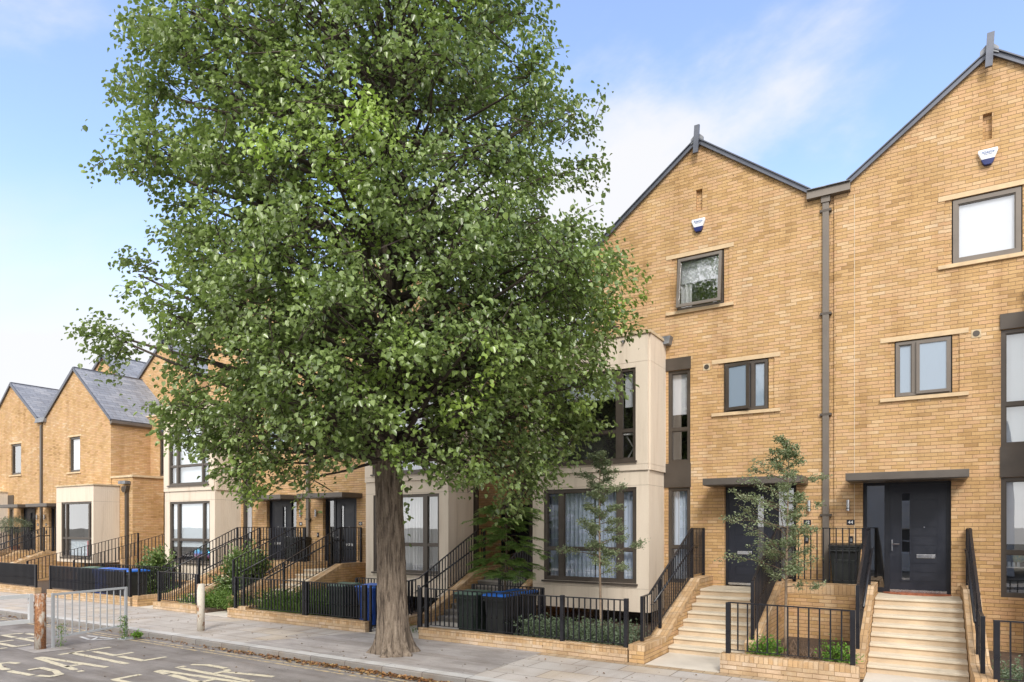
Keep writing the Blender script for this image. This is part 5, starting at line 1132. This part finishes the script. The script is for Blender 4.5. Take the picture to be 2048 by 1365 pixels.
# ---- slim young trees with tiered branches
def sapling(x, y, z, H, spread, label, seed, z0=.35, n_b=22, leafs=70, top_thin=True):
    t = thing('young_tree', label, 'tree', (x, y, z), 'slim young trees in front gardens'); r_ = np.random.default_rng(seed); st = MB(); pts = []; rr_ = []
    for k in range(9):
        u = k / 8; pts.append((x + .03 * math.sin(3 * u + seed), y + .03 * math.cos(2 * u), z + H * u)); rr_.append(.028 * (1 - .85 * u) + .003)
    st.tube(pts, rr_, 8); st.build('trunk', 'twig_lt', t, smooth=True); br = MB(); P = []; D = []
    for b in range(n_b):
        u = z0 + (1 - z0) * (b + r_.uniform(0, .8)) / n_b; a = b * 2.4 + r_.uniform(-.4, .4); uu = (u - z0) / (1 - z0); ln = spread * (.22 + .88 * (1 - uu) ** 1.1 * min(1, .55 + uu * 3)) * r_.uniform(.35, 1.3)
        p = np.array((x, y, z + H * u)); d = np.array((math.cos(a), math.sin(a), r_.uniform(.15, .75))); ln *= r_.uniform(.7, 1.15); bp_ = [p.copy()]
        for k in range(6):
            p = p + d * ln / 6; d[2] -= .07; d[:2] += r_.normal(0, .1, 2); bp_.append(p.copy())
        br.tube(bp_, [.009 * (1 - .12 * k) for k in range(7)], 5, cap=False); B = np.array(bp_)
        for s_ in range(9):
            f = r_.uniform(.18, 1) * 5.99; i0 = int(f); q = B[i0] + (B[min(i0 + 1, 6)] - B[i0]) * (f - i0); sd_ = np.array((math.cos(a + r_.choice([-1, 1]) * r_.uniform(.5, 1.2)), math.sin(a + r_.choice([-1, 1]) * r_.uniform(.5, 1.2)), r_.uniform(-.15, .5))); sl = ln * r_.uniform(.15, .36)
            br.tube([q, q + sd_ * sl], [.004, .002], 4, cap=False); nl = int(leafs / 9 * (3.2 if n_b > 35 else 4.5)); f2 = r_.uniform(0.1, 1.05, nl)
            P.append(q + sd_ * sl * f2[:, None] + r_.normal(0, .034, (nl, 3))); D.append(np.tile(sd_, (nl, 1)) + r_.normal(0, .6, (nl, 3)))
    P = np.concatenate(P); D = np.concatenate(D); br.build('branches', 'twig', t); n_ = len(P)
    leaf_mesh('crown', 'leaf_sap', P, D, r_.normal(0, .6, (n_, 3)) + np.array((0, -.2, .8)), r_.uniform(.026, .05, n_), t, width=.6); return t
sapling(-5.68, 12.7, .1, 3.85, .95, 'slim young tree with tiered grey green leaves in front of the curtained bay', 3, z0=.36, n_b=32)
sapling(-2.12, 12.9, .15, 3.85, 1.2, 'slim young tree with tiered leaves in the brick planter between the steps', 11, z0=.32, n_b=42)
def mimosa(x, y, z):
    t = thing('feathery_tree', 'small feathery leaved green tree beside the barred gate steps', 'tree', (x, y, z)); r_ = np.random.default_rng(5); st = MB(); st.tube([(x, y, z), (x - .02, y, z + 1.1), (x + .03, y, z + 2.0), (x, y, z + 2.9)], [.03, .026, .018, .008], 8); st.build('trunk', 'twig', t, smooth=True)
    br = MB(); P = []; D = []; NN = []; S_ = []
    for b in range(90):
        u = r_.uniform(.42, 1); a = r_.uniform(0, 6.28); p = np.array((x, y, z + 2.9 * u)); ln = r_.uniform(.35, 1.0) * (1.15 - .5 * abs(u - .65)); d = np.array((math.cos(a), math.sin(a), .45)); B = [p.copy()]
        for k in range(6): p = p + d * ln / 6; d[2] -= .16; B.append(p.copy())
        br.tube(B, [.007 - .001 * k for k in range(7)], 4, cap=False); B = np.array(B)
        for fr_ in range(7):
            f = r_.uniform(.35, 1) * 5.99; i0 = int(f); q = B[i0] + (B[i0 + 1] - B[i0]) * (f - i0); fa = a + r_.uniform(-1.3, 1.3); fd = np.array((math.cos(fa), math.sin(fa), -.15)); fl = r_.uniform(.16, .32)
            m_ = 26; s_ = np.linspace(.05, 1, m_); c_ = q + fd * fl * s_[:, None]; c_[:, 2] -= .07 * s_ ** 2; sd_ = np.cross(fd, (0, 0, 1)); sd_ /= np.linalg.norm(sd_)
            for sg_ in (-1, 1): P.append(c_); D.append(np.tile(sd_ * sg_ + fd * .3, (m_, 1)) + r_.normal(0, .12, (m_, 3))); S_.append(.075 * np.sin(math.pi * (s_ * .85 + .1)) + .01)
    P = np.concatenate(P); D = np.concatenate(D); S_ = np.concatenate(S_); br.build('branches', 'twig', t)
    leaf_mesh('crown', 'leaf_mim', P, D, r_.normal(0, .25, (len(P), 3)) + np.array((0, 0, 1)), S_, t, width=.26, shape='strip')
mimosa(-8.3, 13.2, .0)
def bush(x, y, z, rx_, ry_, rz_, label, mat, n_, size, cat='shrub', name='shrub', seed=1, tips=None, width=.5, group=None, stemmat='twig'):
    t = thing(name, label, cat, (x, y, z), group); r_ = np.random.default_rng(seed); nb = 46; st = MB(); P = []; D = []; c0 = np.array((x, y, z + .02))
    for b in range(nb):
        v = r_.normal(0, 1, 3); v[2] = abs(v[2]) * .9 + .1; v /= np.linalg.norm(v); tip = c0 + v * (rx_, ry_, rz_) * r_.uniform(.75, 1.08); tip[2] = max(tip[2], z + .1)
        m_ = c0 + (tip - c0) * .5 + (0, 0, .08 * rz_); st.tube([c0 + (v * .05), m_, tip], [.008, .006, .003], 4, cap=False); k = n_ // nb
        f = r_.uniform(.3, 1.02, k); q = np.where(f[:, None] < .5, c0 + (m_ - c0) * (f[:, None] * 2), m_ + (tip - m_) * (f[:, None] * 2 - 1)); P.append(q + r_.normal(0, .09 * min(rx_, rz_) + .01, (k, 3))); D.append(np.tile(v, (k, 1)) * .8 + r_.normal(0, .6, (k, 3)))
    P = np.concatenate(P); D = np.concatenate(D); st.build('stems', stemmat, t); n2 = len(P); P[:, 2] = np.maximum(P[:, 2], z + .01)
    leaf_mesh('foliage', mat, P, D, r_.normal(0, .5, (n2, 3)) + np.array((0, -.3, .8)), r_.uniform(.7, 1.2, n2) * size, t, width=width); return t
bush(-18.2, 13.6, .1, .95, .9, 1.95, 'large glossy photinia bush between the steps of numbers 38 and 40', 'leaf_bush', 9500, .10, seed=2, group=None)
bush(-23.6, 13.9, .05, .75, .7, 1.65, 'rounded shrub with reddish tips in front of the number 38 bay', 'leaf_bush', 6000, .10, seed=3)
bush(-2.35, 12.2, .16, .30, .28, .42, 'small bright green shrub at the left of the brick planter', 'leaf_box', 1100, .05, seed=4, group='small planter shrubs')
bush(-1.25, 12.2, .16, .32, .28, .42, 'small bright green shrub at the right of the brick planter', 'leaf_box', 1100, .05, seed=5, group='small planter shrubs')
def tufts(x0, x1, y0, y1, z, n_, h_, mat, name, label, spread=.35, wid=.006, cat=None, seed=1, kind='stuff'):
    r_ = np.random.default_rng(seed); P = np.stack([r_.uniform(x0, x1, n_), r_.uniform(y0, y1, n_), np.full(n_, z)], 1); D = r_.normal(0, spread, (n_, 3)); D[:, 2] = 1
    cl = np.sin(P[:, 0] * 5.3 + seed) * np.cos(P[:, 1] * 4.1) * .3 + .85; s_ = r_.uniform(.5, 1.1, n_) * h_ * cl
    o = leaf_mesh(name, mat, P, D, r_.normal(0, 1, (n_, 3)) * (1, 1, .2), s_, None, org=((x0 + x1) / 2, (y0 + y1) / 2, z), width=wid / h_ * 2, shape='strip'); tag(o, label, cat or 'plants', kind=kind); return o
def herbs(x0, x1, y0, y1, z, n_, h_, mat, name, label, seed=1, cat='plants', lw=.03):
    r_ = np.random.default_rng(seed); P = []; D = []; S_ = []
    for i in range(n_):
        b = np.array((r_.uniform(x0, x1), r_.uniform(y0, y1), z)); d = r_.normal(0, .3, 3); d[2] = 1; hh = h_ * r_.uniform(.5, 1.1); m_ = 9; f = r_.uniform(.1, 1, m_)
        P.append(b + d * hh * f[:, None]); q = r_.normal(0, .8, (m_, 3)); q[:, 2] = np.abs(q[:, 2]); D.append(q); S_.append(r_.uniform(.7, 1.3, m_) * lw)
    P = np.concatenate(P); D = np.concatenate(D); S_ = np.concatenate(S_); o = leaf_mesh(name, mat, P, D, r_.normal(0, .6, (len(P), 3)) + (0, 0, .5), S_, None, org=((x0 + x1) / 2, (y0 + y1) / 2, z), width=.4); tag(o, label, cat, kind='stuff'); return o
herbs(-7.3, -4.75, 11.95, 12.9, .12, 900, .42, 'leaf_lav', 'herbs', 'grey green lavender filling the front bed of number 42', 1, lw=.05)
tufts(-2.3, -1.2, 12.0, 12.9, .16, 900, .30, 'drybrush', 'dry_stems', 'dry brown stems between the two planter shrubs', .7, .006, seed=3)
herbs(.95, 3.2, 11.9, 13.5, .06, 500, .35, 'leaf_lav', 'herbs', 'low green planting at the bottom right corner', 2, lw=.05)
herbs(-15.8, -13.4, 11.9, 14.6, .1, 1500, .62, 'grass', 'tall_weeds', 'tall green weeds behind the number 40 railing', 4, lw=.06)
tufts(-15.8, -13.4, 11.8, 14.2, .1, 3500, .5, 'grass', 'long_grass', 'long grass among the weeds behind the number 40 railing', .3, .008, seed=5, cat='grass')
herbs(-18.3, -17.0, 12.0, 12.9, .05, 420, .5, 'grass', 'weeds', 'bright weeds by the rusty bollard at the foot of number 40 steps', 6, lw=.06)
tufts(-26, -21.3, 13.2, 15.5, .05, 3500, .3, 'grass', 'grass', 'grass in front of the number 38 bay', .3, .008, seed=7, cat='grass')
herbs(-19.3, -17.8, 11.9, 13.0, .1, 250, .35, 'leaf_box', 'low_plants', 'low green plants in the middle planter', 8, lw=.05)
herbs(-10.5, -9.7, 11.9, 12.3, .0, 0 + 30, .2, 'grass', 'weed', 'few weeds by the small gate', 9)
# olive tree in pot
t = thing('olive_tree', 'small olive tree in a terracotta pot on the far left landing', 'potted tree', (-38.9, 14.9, 1.08)); ox, oy, oz = -38.75, 15.5, 1.08
MB().tube([(ox, oy, oz), (ox, oy, oz + .42)], [.17, .24], 18).build('pot', 'terracotta', t); MB().tube([(ox, oy, oz + .4), (ox + .03, oy, oz + 1.1)], .025, 6).build('trunk', 'twig_lt', t)
r_ = np.random.default_rng(9); n_ = 2600; v = r_.normal(0, 1, (n_, 3)); v /= np.linalg.norm(v, axis=1, keepdims=True); q = v * (r_.uniform(.3, 1, (n_, 1)) ** .5) * (.85, .7, .42) * (1 + .2 * np.sin(v[:, :1] * 9)) + (ox, oy, oz + 1.45)
leaf_mesh('foliage', 'leaf_olive', q, v + r_.normal(0, .6, (n_, 3)), r_.normal(0, 1, (n_, 3)), r_.uniform(.05, .08, n_), t, width=.3)
# weeds by the barrier
for (wx, wy, hh, n_, lb) in ((-15.62, 8.42, .55, 60, 'tall thin weed growing at the right foot of the grey barrier'), (-15.85, 7.2, .5, 30, 'thin weed growing beside the rusted barrier post')):
    t = thing('weed', lb, 'weed', (wx, wy, -.12), 'weeds at the barrier'); MB().tube([(wx, wy, -.12), (wx + .02, wy, -.12 + hh * .6), (wx - .01, wy, -.12 + hh)], [.006, .005, .002], 5).build('stem', 'leaf_box', t)
    f = rng.uniform(.05, 1, n_ * 4); q = np.stack([wx + rng.normal(0, .035, n_ * 4), wy + rng.normal(0, .05, n_ * 4), -.12 + hh * f], 1); leaf_mesh('leaves', 'grass', q, rv(n_ * 4), rv(n_ * 4) + (0, 0, .5), rng.uniform(.02, .055, n_ * 4), t, width=.35)
bush(-15.45, 8.62, -.12, .13, .13, .16, 'low green weed tuft in the road right of the grey barrier', 'leaf_box', 300, .045, 'weed', 'weed', 6)
# ---- fallen leaves
n_ = 1700; r_ = np.random.default_rng(31); xs_ = np.concatenate([r_.normal(-8.0, 2.4, 1250), r_.uniform(-30, 3, 450)]); ys_ = 8.88 - np.abs(r_.normal(0, .10, n_)); zc = -.112 + r_.uniform(0, .02, n_)
nm = r_.normal(0, .35, (n_, 3)); nm[:, 2] = 1; dd = r_.normal(0, 1, (n_, 3)); dd[:, 2] *= .15
o = leaf_mesh('fallen_leaves', 'litter', np.stack([xs_, ys_, zc], 1), dd, nm, r_.uniform(.03, .075, n_), None, org=(-8, 8.8, -.12)); tag(o, 'fallen brown and yellow leaves along the kerb gutter', 'leaves', kind='stuff')
n_ = 420; xs_ = r_.uniform(-20, 2, n_); ys_ = np.where(r_.random(n_) < .6, r_.uniform(9.1, 11.45, n_), r_.uniform(5, 8.6, n_)); zc = np.where(ys_ > 8.9, .008, -.110)
nm = r_.normal(0, .2, (n_, 3)); nm[:, 2] = 1; dd = r_.normal(0, 1, (n_, 3)); dd[:, 2] *= .1
o = leaf_mesh('scattered_leaves', 'yweed', np.stack([xs_, ys_, zc], 1), dd, nm, r_.uniform(.02, .05, n_), None, org=(-8, 10, 0)); tag(o, 'small dark leaves scattered over pavement and road', 'leaves', kind='stuff')
